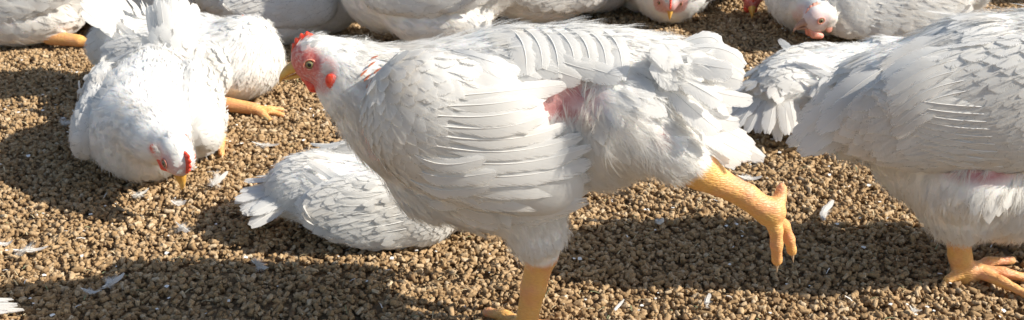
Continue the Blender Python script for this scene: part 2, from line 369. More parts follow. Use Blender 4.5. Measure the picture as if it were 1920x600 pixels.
def build_pellets():
    r = np.random.default_rng(11)
    def pts(n, y0, y1, wmul):
        y = r.uniform(y0, y1, n); y = y0 + (y1 - y0) * ((y - y0) / (y1 - y0)) ; x = r.uniform(-1, 1, n) * (0.34 + 0.56 * y) * wmul
        return x, y
    n = 430000; y = r.uniform(0.55, 3.0, int(n * 1.75)); keep = r.random(len(y)) < (0.34 + 0.56 * y) / 2.02; y = y[keep][:n]; x = r.uniform(-1, 1, len(y)) * (0.34 + 0.56 * y); n = len(y)
    kind = r.random(n); small = kind < 0.42
    s = np.where(small, r.uniform(0.28, 0.62, n), r.uniform(0.72, 1.18, n))
    L = r.uniform(0.75, 1.45, n); L[r.random(n) < 0.1] *= 1.35; wv = r.uniform(0.8, 1.15, n)
    z = gheight(x, y) + r.uniform(-0.0015, 0.0038, n) * np.where(small, 1.0, 1)
    me = bpy.data.meshes.new("feed_pellets"); me.vertices.add(n); me.vertices.foreach_set("co", np.stack([x, y, z], 1).astype(np.float32).ravel())
    tilt = np.where(r.random(n) < 0.75, r.normal(0, 0.28, n), r.uniform(-1.5, 1.5, n))
    rot = np.stack([r.uniform(0, 6.28, n), tilt, r.uniform(0, 6.28, n)], 1)
    a = me.attributes.new("rot", 'FLOAT_VECTOR', 'POINT'); a.data.foreach_set("vector", rot.astype(np.float32).ravel())
    a = me.attributes.new("scl", 'FLOAT_VECTOR', 'POINT'); a.data.foreach_set("vector", (np.stack([s * L, s * wv, s * wv], 1) * 0.00218).astype(np.float32).ravel())
    o = bpy.data.objects.new("feed_pellets", me); COL.objects.link(o); tag(o, "tan crumbly feed pellets covering the whole ground", "pellets", kind="stuff")
    ng = bpy.data.node_groups.new("pellet_scatter", 'GeometryNodeTree'); ng.interface.new_socket("Geometry", in_out='INPUT', socket_type='NodeSocketGeometry'); ng.interface.new_socket("Geometry", in_out='OUTPUT', socket_type='NodeSocketGeometry')
    N = ng.nodes; Lk = ng.links; gi = N.new("NodeGroupInput"); go = N.new("NodeGroupOutput"); mat = pellet_mat()
    g2i = N.new("GeometryNodeGeometryToInstance")
    for k in range(14):
        cy = N.new("GeometryNodeMeshCylinder"); cy.fill_type = 'TRIANGLE_FAN'
        cy.inputs["Vertices"].default_value = 9; cy.inputs["Side Segments"].default_value = 3; cy.inputs["Fill Segments"].default_value = 2
        cy.inputs["Radius"].default_value = 1.0; cy.inputs["Depth"].default_value = 2.7 if k < 9 else 1.7
        rt = N.new("GeometryNodeTransform"); rt.inputs["Rotation"].default_value = (0, math.pi / 2, 0); Lk.new(cy.outputs[0], rt.inputs[0])
        sp = N.new("GeometryNodeSetPosition"); Lk.new(rt.outputs[0], sp.inputs[0])
        po = N.new("GeometryNodeInputPosition"); ad = N.new("ShaderNodeVectorMath"); ad.operation = 'ADD'; ad.inputs[1].default_value = (k * 7.3, k * 3.1, k * 1.7); Lk.new(po.outputs[0], ad.inputs[0])
        no = N.new("ShaderNodeTexNoise"); no.inputs["Scale"].default_value = 0.75; no.inputs["Detail"].default_value = 2.0; Lk.new(ad.outputs[0], no.inputs["Vector"])
        sb = N.new("ShaderNodeVectorMath"); sb.operation = 'SUBTRACT'; sb.inputs[1].default_value = (0.5, 0.5, 0.5); Lk.new(no.outputs["Color"], sb.inputs[0])
        sc = N.new("ShaderNodeVectorMath"); sc.operation = 'SCALE'; sc.inputs["Scale"].default_value = 1.7; Lk.new(sb.outputs[0], sc.inputs[0]); Lk.new(sc.outputs[0], sp.inputs["Offset"])
        ss = N.new("GeometryNodeSetShadeSmooth"); Lk.new(sp.outputs[0], ss.inputs[0]); sm = N.new("GeometryNodeSetMaterial"); sm.inputs["Material"].default_value = mat; Lk.new(ss.outputs[0], sm.inputs[0]); Lk.new(sm.outputs[0], g2i.inputs[0])
    ip = N.new("GeometryNodeInstanceOnPoints"); Lk.new(gi.outputs[0], ip.inputs["Points"]); Lk.new(g2i.outputs[0], ip.inputs["Instance"]); ip.inputs["Pick Instance"].default_value = True
    na = N.new("GeometryNodeInputNamedAttribute"); na.data_type = 'FLOAT_VECTOR'; na.inputs[0].default_value = "rot"
    nb = N.new("GeometryNodeInputNamedAttribute"); nb.data_type = 'FLOAT_VECTOR'; nb.inputs[0].default_value = "scl"
    e2r = N.new("FunctionNodeEulerToRotation"); Lk.new(na.outputs[0], e2r.inputs[0]); Lk.new(e2r.outputs[0], ip.inputs["Rotation"]); Lk.new(nb.outputs[0], ip.inputs["Scale"])
    Lk.new(ip.outputs[0], go.inputs[0]); md = o.modifiers.new("scatter", 'NODES'); md.node_group = ng

def build_chaff():
    r = np.random.default_rng(77); n = 5200; y = r.uniform(0.6, 2.6, n); x = r.uniform(-1, 1, n) * (0.34 + 0.56 * y); V = []; Q = []; M = []
    z = gheight(x, y) + 0.0052
    for i in range(n):
        k = r.random(); L = r.uniform(0.002, 0.011) if k < 0.8 else r.uniform(0.0015, 0.004); w = r.uniform(0.0003, 0.0007) if k < 0.8 else L * 0.6
        an = r.uniform(0, 6.28); d = A(math.cos(an), math.sin(an), r.normal(0, 0.25)); s_ = nrm(np.cross(d, Z)) * w; p = A(x[i], y[i], z[i]); o = len(V); m = (p + Z * L * 0.12)
        V += [p - d * L * .5 - s_, p - d * L * .5 + s_, m + s_, m - s_, p + d * L * .5 + s_ * .6, p + d * L * .5 - s_ * .6]; Q += [(o, o + 1, o + 2, o + 3), (o + 3, o + 2, o + 4, o + 5)]; mm = 0 if k < 0.55 else (1 if k < 0.72 else 2); M += [mm, mm]
    ms = [simple_mat("dry_straw", (0.50, 0.38, 0.20), (0.66, 0.54, 0.34), 60, 0.7), simple_mat("green_stalk", (0.16, 0.20, 0.09), (0.28, 0.30, 0.16), 60, 0.7), simple_mat("white_down_speck", (0.78, 0.76, 0.72), (0.88, 0.87, 0.84), 60, 0.8)]
    o = mk("chaff", V, Q, None, ms, midx=M); tag(o, "straw bits, green stalks and specks of down strewn over the pellets", "chaff", kind="stuff")

# ------------------------------------------------------------ the bird
class Hen:
    def __init__(s, base, yaw, seed, label, group, name="chicken", scale=1.0):
        s.base = A(base[0], base[1], 0.0); s.f = A(math.cos(yaw), math.sin(yaw), 0); s.l = A(-math.sin(yaw), math.cos(yaw), 0); s.u = Z.copy(); s.s = scale
        s.r = np.random.default_rng(seed); s.B = Blob(0.02); s.wings = []; s.flesh = RED; s.horn = HORN; s.lx = 1.0; s.anch = []; s.bare = []; s.fm = FM()
        s.root = bpy.data.objects.new(name, None); COL.objects.link(s.root); s.root.location = s.base; s.root.empty_display_size = 0.05
        tag(s.root, label, "chicken", group); s.heads = []
    def L(s, x, y, z): return s.base + (s.f * x * s.lx + s.l * y + s.u * z) * s.s
    def M(s, px, py, lat=0.0):      # a traced outline point, on the bird's own upright middle plane moved sideways by lat
        return on_plane(px, py, s.base + s.l * lat, s.l)
    def axes(s, pitch=0.0, roll=0.0):
        c, d = math.cos(pitch), math.sin(pitch); f = s.f * c + s.u * d; u = -s.f * d + s.u * c
        if roll: l = s.l * math.cos(roll) + u * math.sin(roll); u = u * math.cos(roll) - s.l * math.sin(roll)
        else: l = s.l
        return np.array([f, l, u])
    def anchor(s, p, d, L, W_, lift=0.12, fluff=0.0, dens=1.0): s.anch.append((p, nrm(d), L, W_, lift, fluff, dens))
    def bare_spot(s, p, r, pw=1.0): s.bare.append((p, r, pw))
    def field(s, P):
        ap = np.array([a[0] for a in s.anch]); ad = np.array([a[1] for a in s.anch]); av = np.array([a[2:] for a in s.anch], float)
        q = P - np.outer((P - s.base) @ s.l, s.l) * 0.75; qa = ap - np.outer((ap - s.base) @ s.l, s.l) * 0.75
        w = 1 / (((q[:, None] - qa[None]) ** 2).sum(-1) + 1e-4) ** 1.7; w /= w.sum(1, keepdims=True)
        return nrm(w @ ad), w @ av
    # head: c centre, hf where the beak points, R size
    def head(s, c, hf, R=0.0213, hu=None, redness=1.0, comb=1.0):
        hf = nrm(hf); hu = nrm((s.u if hu is None else hu) - hf * np.dot(hf, s.u if hu is None else hu)); hl = np.cross(hu, hf)
        ax = np.array([hf, hl, hu]); T = lambda x, y, z: c + (hf * x + hl * y + hu * z) * R
        s.B.ell(T(-0.02, 0, 0.04), A(1.0, 0.70, 0.90) * R, ax, 1, 0.008); s.B.ell(T(0.0, 0, -0.40), A(0.80, 0.56, 0.52) * R, ax, 1, 0.01)
        s.B.ell(T(0.42, 0, -0.12), A(0.48, 0.40, 0.46) * R, ax, 1, 0.008)
        for sd in (-1, 1): s.B.ell(T(0.15, sd * 0.58, 0.06), A(0.30, 0.12, 0.26) * R, ax, 1, 0.006)
        s.hd = (c, ax, R, redness, comb); s.heads.append(T)
    def head_parts(s):
        c, ax, R, redness, comb = s.hd; hf, hl, hu = ax; T = lambda x, y, z: c + (hf * x + hl * y + hu * z) * R
        # beak: upper and lower mandible, lofted
        V = []; Q = []; n = 10
        def loft(sec):
            o = len(V); 
            for (x, z, h, w, zz) in sec:
                for k in range(n):
                    a = 2 * math.pi * k / n; y = math.cos(a) * w; q = math.sin(a); V.append(T(x + (0.04 if q > 0 else 0) * q, y * (1 - 0.25 * max(q, 0)), z + (q * h if q > 0 else q * zz)))
            m = len(sec)
            for i in range(m - 1):
                for k in range(n): Q.append((o + i * n + k, o + i * n + (k + 1) % n, o + (i + 1) * n + (k + 1) % n, o + (i + 1) * n + k))
        loft([(0.60, -0.14, 0.44, 0.38, 0.14), (0.85, -0.17, 0.38, 0.31, 0.12), (1.10, -0.22, 0.30, 0.24, 0.10), (1.33, -0.29, 0.24, 0.17, 0.10), (1.50, -0.38, 0.17, 0.11, 0.09), (1.62, -0.50, 0.09, 0.055, 0.06), (1.67, -0.60, 0.01, 0.01, 0.01)])
        loft([(0.50, -0.44, 0.12, 0.32, 0.18), (0.8, -0.43, 0.10, 0.26, 0.15), (1.08, -0.44, 0.07, 0.18, 0.12), (1.30, -0.46, 0.05, 0.11, 0.08), (1.46, -0.48, 0.01, 0.02, 0.02)])
        mk("beak", V, Q, s.root, [s.horn], loc=s.base)
        # nostril
        # comb: low serrated blade
        prof = [(0.86, 0.42), (0.72, 0.66), (0.55, 0.80), (0.30, 0.93), (0.05, 1.0), (-0.22, 0.98)]
        npt = 27; V = []; Q = []
        bx = np.interp(np.linspace(0, 1, npt), np.linspace(0, 1, 6), [p[0] for p in prof]); bz = np.interp(np.linspace(0, 1, npt), np.linspace(0, 1, 6), [p[1] for p in prof])
        for i in range(npt):
            t = i / (npt - 1); env = math.sin(math.pi * min(1, t * 1.02 + 0.02)) ** 0.5 * (0.55 + 0.6 * t); tooth = 0.45 + 0.55 * abs(math.sin(t * math.pi * 5.5 + 0.3)) ** 0.8
            h = 0.36 * env * tooth * comb; nx_, nz_ = 0.35 * (1 - t) + 0.1 - 0.3 * t, 0.95
            for (k, w) in ((-0.15, 0.11), (0.35, 0.10), (0.75, 0.075), (1.0, 0.03)):
                for sd in (-1, 1): V.append(T(bx[i] + nx_ * h * k, sd * w * (0.6 + 0.4 * env), bz[i] - 0.06 + nz_ * h * k))
        for i in range(npt - 1):
            o = i * 8; p = o + 8
            for k in range(3):
                Q.append((o + 2 * k, o + 2 * k + 2, p + 2 * k + 2, p + 2 * k)); Q.append((o + 2 * k + 1, p + 2 * k + 1, p + 2 * k + 3, o + 2 * k + 3))
            Q.append((o + 6, o + 7, p + 7, p + 6))
        Q.append((0, 1, 3, 2)); Q.append((2, 3, 5, 4)); Q.append((4, 5, 7, 6)); o = (npt - 1) * 8
        Q.append((o, o + 2, o + 3, o + 1)); Q.append((o + 2, o + 4, o + 5, o + 3)); Q.append((o + 4, o + 6, o + 7, o + 5))
        if comb > 0.05: mk("comb", V, Q, s.root, [s.flesh], loc=s.base)
        for sd in (-1, 1):
            b = Blob(0.004); b.cone(T(0.66, sd * 0.24, -0.58), T(0.38, sd * 0.26, -0.90), 0.12 * R, 0.26 * R); b.cone(T(0.38, sd * 0.26, -0.95), T(-0.06, sd * 0.32, -1.10), 0.26 * R, 0.22 * R)
            def onskin(x, z):
                hit = s.bvh.ray_cast(Vector(T(x, sd * 3.0, z)), Vector(-hl * sd)); return abs(float(np.dot(np.array(hit[0]) - c, hl))) / R if hit[0] is not None else 0.7
            V, Q = b.mesh(0.0011); mk("wattle", V, Q, s.root, [s.flesh], loc=s.base)
            b = Blob(0.004); b.ell(T(-0.58, sd * (onskin(-0.58, -0.62) - 0.03), -0.62), A(0.25, 0.09, 0.34) * R, ax); V, Q = b.mesh(0.0011); mk("ear_lobe", V, Q, s.root, [s.flesh], loc=s.base)
            # eye: iris ball, pupil bead, lid ring
            er = 0.19 * R; ec = T(0.15, sd * (onskin(0.15, 0.06) - 0.06), 0.06)
            def ball(cc, rr, ay=1.0):
                vs = []; qs = []; a_, b_ = 10, 14
                for i in range(a_ + 1):
                    th = math.pi * i / a_
                    for j in range(b_):
                        ph = 2 * math.pi * j / b_; vs.append(cc + rr * (hf * math.sin(th) * math.cos(ph) + hu * math.sin(th) * math.sin(ph) + hl * math.cos(th) * ay))
                for i in range(a_):
                    for j in range(b_): qs.append((i * b_ + j, i * b_ + (j + 1) % b_, (i + 1) * b_ + (j + 1) % b_, (i + 1) * b_ + j))
                return vs, qs
            V, Q = ball(ec, er, 0.8); e = mk("eye", V, Q, s.root, [IRIS], loc=s.base)
            V, Q = ball(ec + hl * sd * er * 0.42, er * 0.58, 0.75); mk("pupil", V, Q, e, [PUP], loc=s.base)
            V = []; Q = []
            for i in range(20):
                a = 2 * math.pi * i / 20
                for j in range(6):
                    b2 = 2 * math.pi * j / 6; rr_ = er * (1.16 + 0.2 * math.cos(b2)); V.append(ec + hf * math.cos(a) * rr_ * 1.08 + hu * math.sin(a) * rr_ * 0.88 + hl * sd * er * (0.42 + 0.2 * math.sin(b2)))
            for i in range(20):
                for j in range(6): Q.append((i * 6 + j, ((i + 1) % 20) * 6 + j, ((i + 1) % 20) * 6 + (j + 1) % 6, i * 6 + (j + 1) % 6))
            mk("eyelid", V, Q, e, [simple_lid], loc=s.base)
    def toe(s, pts, r0, r1, claw=True):
        P = [A(*p) for p in pts]; n = len(P) - 1
        for i in range(n):
            ra = r0 + (r1 - r0) * i / n; rb = r0 + (r1 - r0) * (i + 1) / n; s.B.cone(P[i], P[i + 1], ra, rb, 2, 0.004)
            s.B.ell(P[i + 1] - nrm(P[i + 1] - P[i]) * ra * 0.5, A(1, 1, 1) * (rb * 1.12), np.eye(3), 2, 0.003)
        if claw:
            d = nrm(P[-1] - P[-2]); s.claws.append((P[-1], d, r1))
    claws = None
    def leg_chain(s, pts, rads, k=0.008):
        for i in range(len(pts) - 1): s.B.cone(pts[i], pts[i + 1], rads[i], rads[i + 1], 2, k)
    def finish(s, vox=0.0025, dens=1.0, near_cut=None, fuzz=1.0, quill_fn=None):
        V, Q = s.B.mesh(vox); N = vnormals(V, Q); D = s.B.regions(V)
        big = np.full(len(V), 1.0); dF, dH, dLg = D.get(0, big), D.get(1, big), D.get(2, big)
        leg = np.clip((dF - dLg) / 0.003 + 0.2, 0, 1); red = np.zeros(len(V)); T = s.heads[0] if s.heads else None
        if T is not None:
            c, ax, R, redness, comb = s.hd; h = (V - c) @ ax.T / R
            for (x, z, r1, w) in ((0.18, 0.06, 0.55, 1.0), (0.65, 0.0, 0.45, 1.0), (0.45, -0.5, 0.55, 1.0), (-0.1, -0.5, 0.5, 0.75), (-0.45, -0.2, 0.38, 0.8), (0.6, 0.5, 0.32, 1.0), (-0.5, -0.6, 0.35, 0.9)):
                red = np.maximum(red, w * np.clip(2.2 - 1.6 * np.hypot(h[:, 0] - x, h[:, 2] - z) / r1, 0, 1))
            red *= (np.linalg.norm(h, axis=1) < 1.7) * redness
        pink = np.zeros(len(V))
        for (p, r_, pw) in s.bare: pink = np.maximum(pink, pw * np.clip(1.5 - np.linalg.norm((V - p) / r_, axis=1), 0, 1))
        col = np.stack([leg, np.clip(red, 0, 1) * (1 - leg), pink * (1 - leg), np.ones(len(V))], 1)
        mk("body", V, Q, s.root, [BOD], col=col, loc=s.base)
        s.bvh = BVHTree.FromPolygons([Vector(v) for v in V], Q.tolist())
        # plumage over the body
        ok = (dF < dLg - 0.001)
        Qf = Q[ok[Q].all(1)]
        cnt = int(26000 * dens); P, Nn = sample(V, Qf, N, cnt, s.r)
        d, a = s.field(P)
        # bare spots and face
        bare = np.zeros(len(P))
        for (p, r_, pw) in s.bare: bare = np.maximum(bare, pw * np.clip(1.6 - np.linalg.norm((P - p) / r_, axis=1), 0, 1))
        face = np.zeros(len(P))
        if T is not None:
            h = (P - c) @ ax.T / R
            face = ((h[:, 0] > -0.72) & (h[:, 0] < 3) & (np.linalg.norm(h, axis=1) < 1.75) & (h[:, 2] < 0.78 - 0.25 * h[:, 0]))
            onhead = (np.linalg.norm(h, axis=1) < 1.75)
            beak = (h[:, 0] > 0.72) & (np.abs(h[:, 1]) < 0.5)
        else: onhead = face > 1; beak = face > 1
        Lg, Wd, lift, fl = a[:, 0], a[:, 1], a[:, 2], a[:, 3]
        keep0 = (bare < s.r.uniform(0.25, 0.8, len(P))) & ~(face > 0) & (Nn[:, 2] > -0.97)
        cand = np.where(keep0 & (P[:, 2] > 0.004))[0]
        rad = (Wd[cand] * 0.40 / math.sqrt(min(dens, 1) + 1e-6) ** 0.5)
        k = cand[thin(P[cand], rad)]
        fm = FM(); r = s.r
        jd = nrm(d[k] + r.normal(0, 0.13, (len(k), 3))); tn = nrm(jd - Nn[k] * np.sum(jd * Nn[k], 1, keepdims=True))
        LL = Lg[k] * r.uniform(0.8, 1.2, len(k)); WW = Wd[k] * r.uniform(0.85, 1.15, len(k)); li = np.clip(lift[k] * 0.7, 0.035, 0.13) * r.uniform(0.5, 1.4, len(k))
        isf = r.random(len(k)) < fl[k]; nar = (WW / LL < 0.45)
        b0 = P[k] - Nn[k] * 0.0006
        m1 = ~isf & ~nar; m2 = ~isf & nar
        fm.scatter(CONT, b0[m1], tn[m1], Nn[k][m1], LL[m1], WW[m1], li[m1], rr=r)
        fm.scatter(HACK, b0[m2], tn[m2], Nn[k][m2], LL[m2], WW[m2], li[m2], rr=r)
        fm.scatter(FLUF, b0[isf], tn[isf], Nn[k][isf], LL[isf] * 1.0, LL[isf] * 0.8, li[isf] + 0.12, rr=r)
        # loose down fibres breaking the outline
        nf = int(2600 * dens * fuzz); kk = r.choice(cand, min(nf, len(cand)), replace=False); kk = kk[r.random(len(kk)) < 0.12 + a[kk, 3] * 1.2]
        jd = nrm(d[kk] + r.normal(0, 0.35, (len(kk), 3))); tn = nrm(jd - Nn[kk] * np.sum(jd * Nn[kk], 1, keepdims=True))
        fm.scatter(FUZZ, P[kk] + Nn[kk] * 0.0015, tn, Nn[kk], np.minimum(Lg[kk], 0.018) * r.uniform(0.4, 0.9, len(kk)), np.minimum(Lg[kk], 0.018) * 0.5, r.uniform(0.15, 0.5, len(kk)), rr=r)
        ks = cand[r.random(len(cand)) < 0.10]; tn = nrm(d[ks] - Nn[ks] * np.sum(d[ks] * Nn[ks], 1, keepdims=True) + r.normal(0, 0.12, (len(ks), 3)))
        fm.scatter(STRK, P[ks] + Nn[ks] * 0.0012, tn, Nn[ks], Lg[ks] * 0.75, Lg[ks] * 0.5, r.uniform(0.06, 0.18, len(ks)), rr=r)
        fm.build("plumage", s.root, [FEA, SHA], s.base)
        if T is not None:
            # sparse short bristle down on the face
            fc = np.where((face > 0) & ~beak)[0]; hh = h[fc]; de = np.hypot(hh[:, 0] - 0.17, hh[:, 2] - 0.06)
            fc = fc[(de > 0.44)]; fc = fc[: int(1900 * dens)]
            if len(fc):
                P2, N2, _ = P[fc], Nn[fc], 0; dd = nrm(-ax[0] * 1.0 - ax[2] * 0.15 + r.normal(0, 0.25, (len(fc), 3))); dd = nrm(dd - N2 * np.sum(dd * N2, 1, keepdims=True))
                fb = FM(); fb.scatter(FUZZ, P2, dd, N2, np.full(len(fc), 0.0060) * r.uniform(0.6, 1.2, len(fc)), np.full(len(fc), 0.0045), np.full(len(fc), 0.25), rr=r)
                fb.build("face_down", s.root, [FEA, SHA], s.base)
                for sd in (-1, 1):
                    hit = s.bvh.ray_cast(Vector(T(-0.42, sd * 3, -0.14)), Vector(-ax[1] * sd)); t0 = (np.array(hit[0]) if hit[0] is not None else T(-0.42, sd * 0.8, -0.14)) + ax[1] * sd * 0.0016; fb = FM(); nn = 90; bb = t0 + r.normal(0, 0.0024, (nn, 2)) @ ax[[0, 2]]; dd = nrm(-ax[0] + sd * ax[1] * 0.3 - ax[2] * 0.2 + r.normal(0, 0.4, (nn, 3)))
                    fb.scatter(FUZZ, bb, dd, np.tile(ax[1] * sd, (nn, 1)), r.uniform(0.006, 0.010, nn), np.full(nn, 0.008), np.full(nn, 0.2), rr=r)
                    fb.build("ear_tuft", s.root, [FEA, SHA], s.base)
            s.head_parts()
        for (p, d_, r1) in (s.claws or []):
            vs = []; qs = []; n = 8; up = Z if abs(d_[2]) < 0.8 else s.f; sd = nrm(np.cross(d_, up)); u2 = np.cross(sd, d_); Lc = r1 * 2.4
            for i in range(6):
                t = i / 5; c_ = p - d_ * r1 * 0.3 + d_ * Lc * t - Z * Lc * 0.35 * t * t; rr_ = r1 * 0.62 * (1 - t) + 0.0002
                for j in range(n): an = 2 * math.pi * j / n; vs.append(c_ + (sd * math.cos(an) + u2 * math.sin(an)) * rr_)
            for i in range(5):
                for j in range(n): qs.append((i * n + j, i * n + (j + 1) % n, (i + 1) * n + (j + 1) % n, (i + 1) * n + j))
            mk("claw", vs, qs, s.root, [CLAW], loc=s.base)
        return V, Q
    def wing(s, blob, flow, size, quills, caster, covert_mask=None, vox=0.0025, dens=1.0, pin=None, width_jit=0.1, extras=2):
        """blob: shape under the coverts; flow(P)->(dirs, L, W, fluff); quills: (list of path points, width, layer)"""
        V, Q = blob.mesh(vox); N = vnormals(V, Q); r = s.r
        bv = BVHTree.FromPolygons([Vector(v) for v in V], Q.tolist())
        col = np.tile((0, 0, 0, 1.0), (len(V), 1))
        fm = FM(); fm.add(V, Q, np.full((len(V), 2), 0.5), 0)
        P, Nn = sample(V, Q, N, int(9000 * dens), r); out = caster(None)
        k = np.where(((Nn @ out) > -0.25) & (True if covert_mask is None else covert_mask(P)))[0]; P, Nn = P[k], Nn[k]
        d, LL, WW, fl = flow(P); k = thin(P, WW * 0.42); P, Nn, d, LL, WW, fl = P[k], Nn[k], d[k], LL[k], WW[k], fl[k]
        jd = nrm(d + r.normal(0, 0.09, (len(k), 3))); tn = nrm(jd - Nn * np.sum(jd * Nn, 1, keepdims=True))
        ks = np.where(r.random(len(k)) < 0.8)[0]; fm.scatter(STRK, (P + Nn * 0.0014)[ks], tn[ks], Nn[ks], LL[ks] * 0.9, LL[ks] * 0.5, r.uniform(0.06, 0.16, len(ks)), R=0.25, rr=r)
        isf = r.random(len(k)) < fl
        li = r.uniform(0.03, 0.095, len(k))
        fm.scatter(CONT, (P + Nn * 0.0002)[~isf], tn[~isf], Nn[~isf], (LL * r.uniform(0.85, 1.15, len(k)))[~isf], (WW * r.uniform(0.9, 1.15, len(k)))[~isf], li[~isf], R=0.3, rr=r)
        fm.scatter(FLUF, (P - Nn * 0.0008)[isf], tn[isf], Nn[isf], LL[isf], LL[isf] * 0.8, li[isf] + 0.1, rr=r)
        for (path, width, layer) in quills:
            pts = []; ns = []; m = 9
            ctrl = np.array(path, float); t = np.linspace(0, 1, len(ctrl)); tt = np.linspace(0, 1, m)
            if len(ctrl) == 3:    # quadratic through the middle point
                c1 = 2 * ctrl[1] - 0.5 * (ctrl[0] + ctrl[2]); pp = [(1 - q) ** 2 * ctrl[0] + 2 * q * (1 - q) * c1 + q * q * ctrl[2] for q in tt]
            else: pp = np.stack([np.interp(tt, t, ctrl[:, i]) for i in range(ctrl.shape[1])], 1)
            last = None
            for q in pp:
                o, dr = caster(q); best = None
                for b in (bv, s.bvh):
                    hit = b.ray_cast(Vector(o), Vector(dr))
                    if hit[0] is not None and (best is None or hit[3] < best[2]): best = (np.array(hit[0]), np.array(hit[1]), hit[3])
                if best is None:
                    if last is None: continue
                    tdist = last[2]; best = (o + dr * tdist, last[1], tdist)
                n_ = best[1]
                if n_ @ dr > 0: n_ = -n_
                n_ = nrm(n_ * 0.6 + (-dr) * 0.6); pts.append(best[0] + n_ * (0.0003 + (0.0007 + 0.0006 * layer) * min(1, len(pts) / 4))); ns.append(n_); last = best
            if len(pts) >= 3:
                fm.quill(pts, ns, width * r.uniform(1 - width_jit, 1 + width_jit), rr=r, camber=0.12, smooth=8)
                if layer >= 10 or extras == 0: continue
                ps = np.array(pts); nn_ = np.array(ns); m3 = extras; ti = r.uniform(-0.05, 0.30, m3) * (len(ps) - 1); i0 = np.clip(ti.astype(int), 0, len(ps) - 2)
                bb = ps[i0] + (ps[i0 + 1] - ps[i0]) * (ti - i0)[:, None]; dq = nrm(ps[i0 + 1] - ps[i0] + r.normal(0, 0.0015, (m3, 3))); sd_ = nrm(np.cross(dq, nn_[i0]))
                bb = bb + sd_ * (r.uniform(-0.6, 0.6, m3) * width)[:, None] + nn_[i0] * 0.0010
                fm.scatter(CONT, bb, dq, nn_[i0], r.uniform(0.016, 0.024, m3) * (width / 0.016), r.uniform(0.009, 0.013, m3) * (width / 0.016), r.uniform(0.02, 0.06, m3), rr=r)
        return fm.build("wing", s.root, [FEA, SHA], s.base)

simple_lid = simple_mat("eyelid_skin", (0.62, 0.16, 0.11), (0.72, 0.36, 0.26), 400, 0.5, 0.2)
cam_caster = lambda q: (-FWC if q is None else (CP, ray(q[0], q[1])))

build_ground()
build_pellets()
build_chaff()
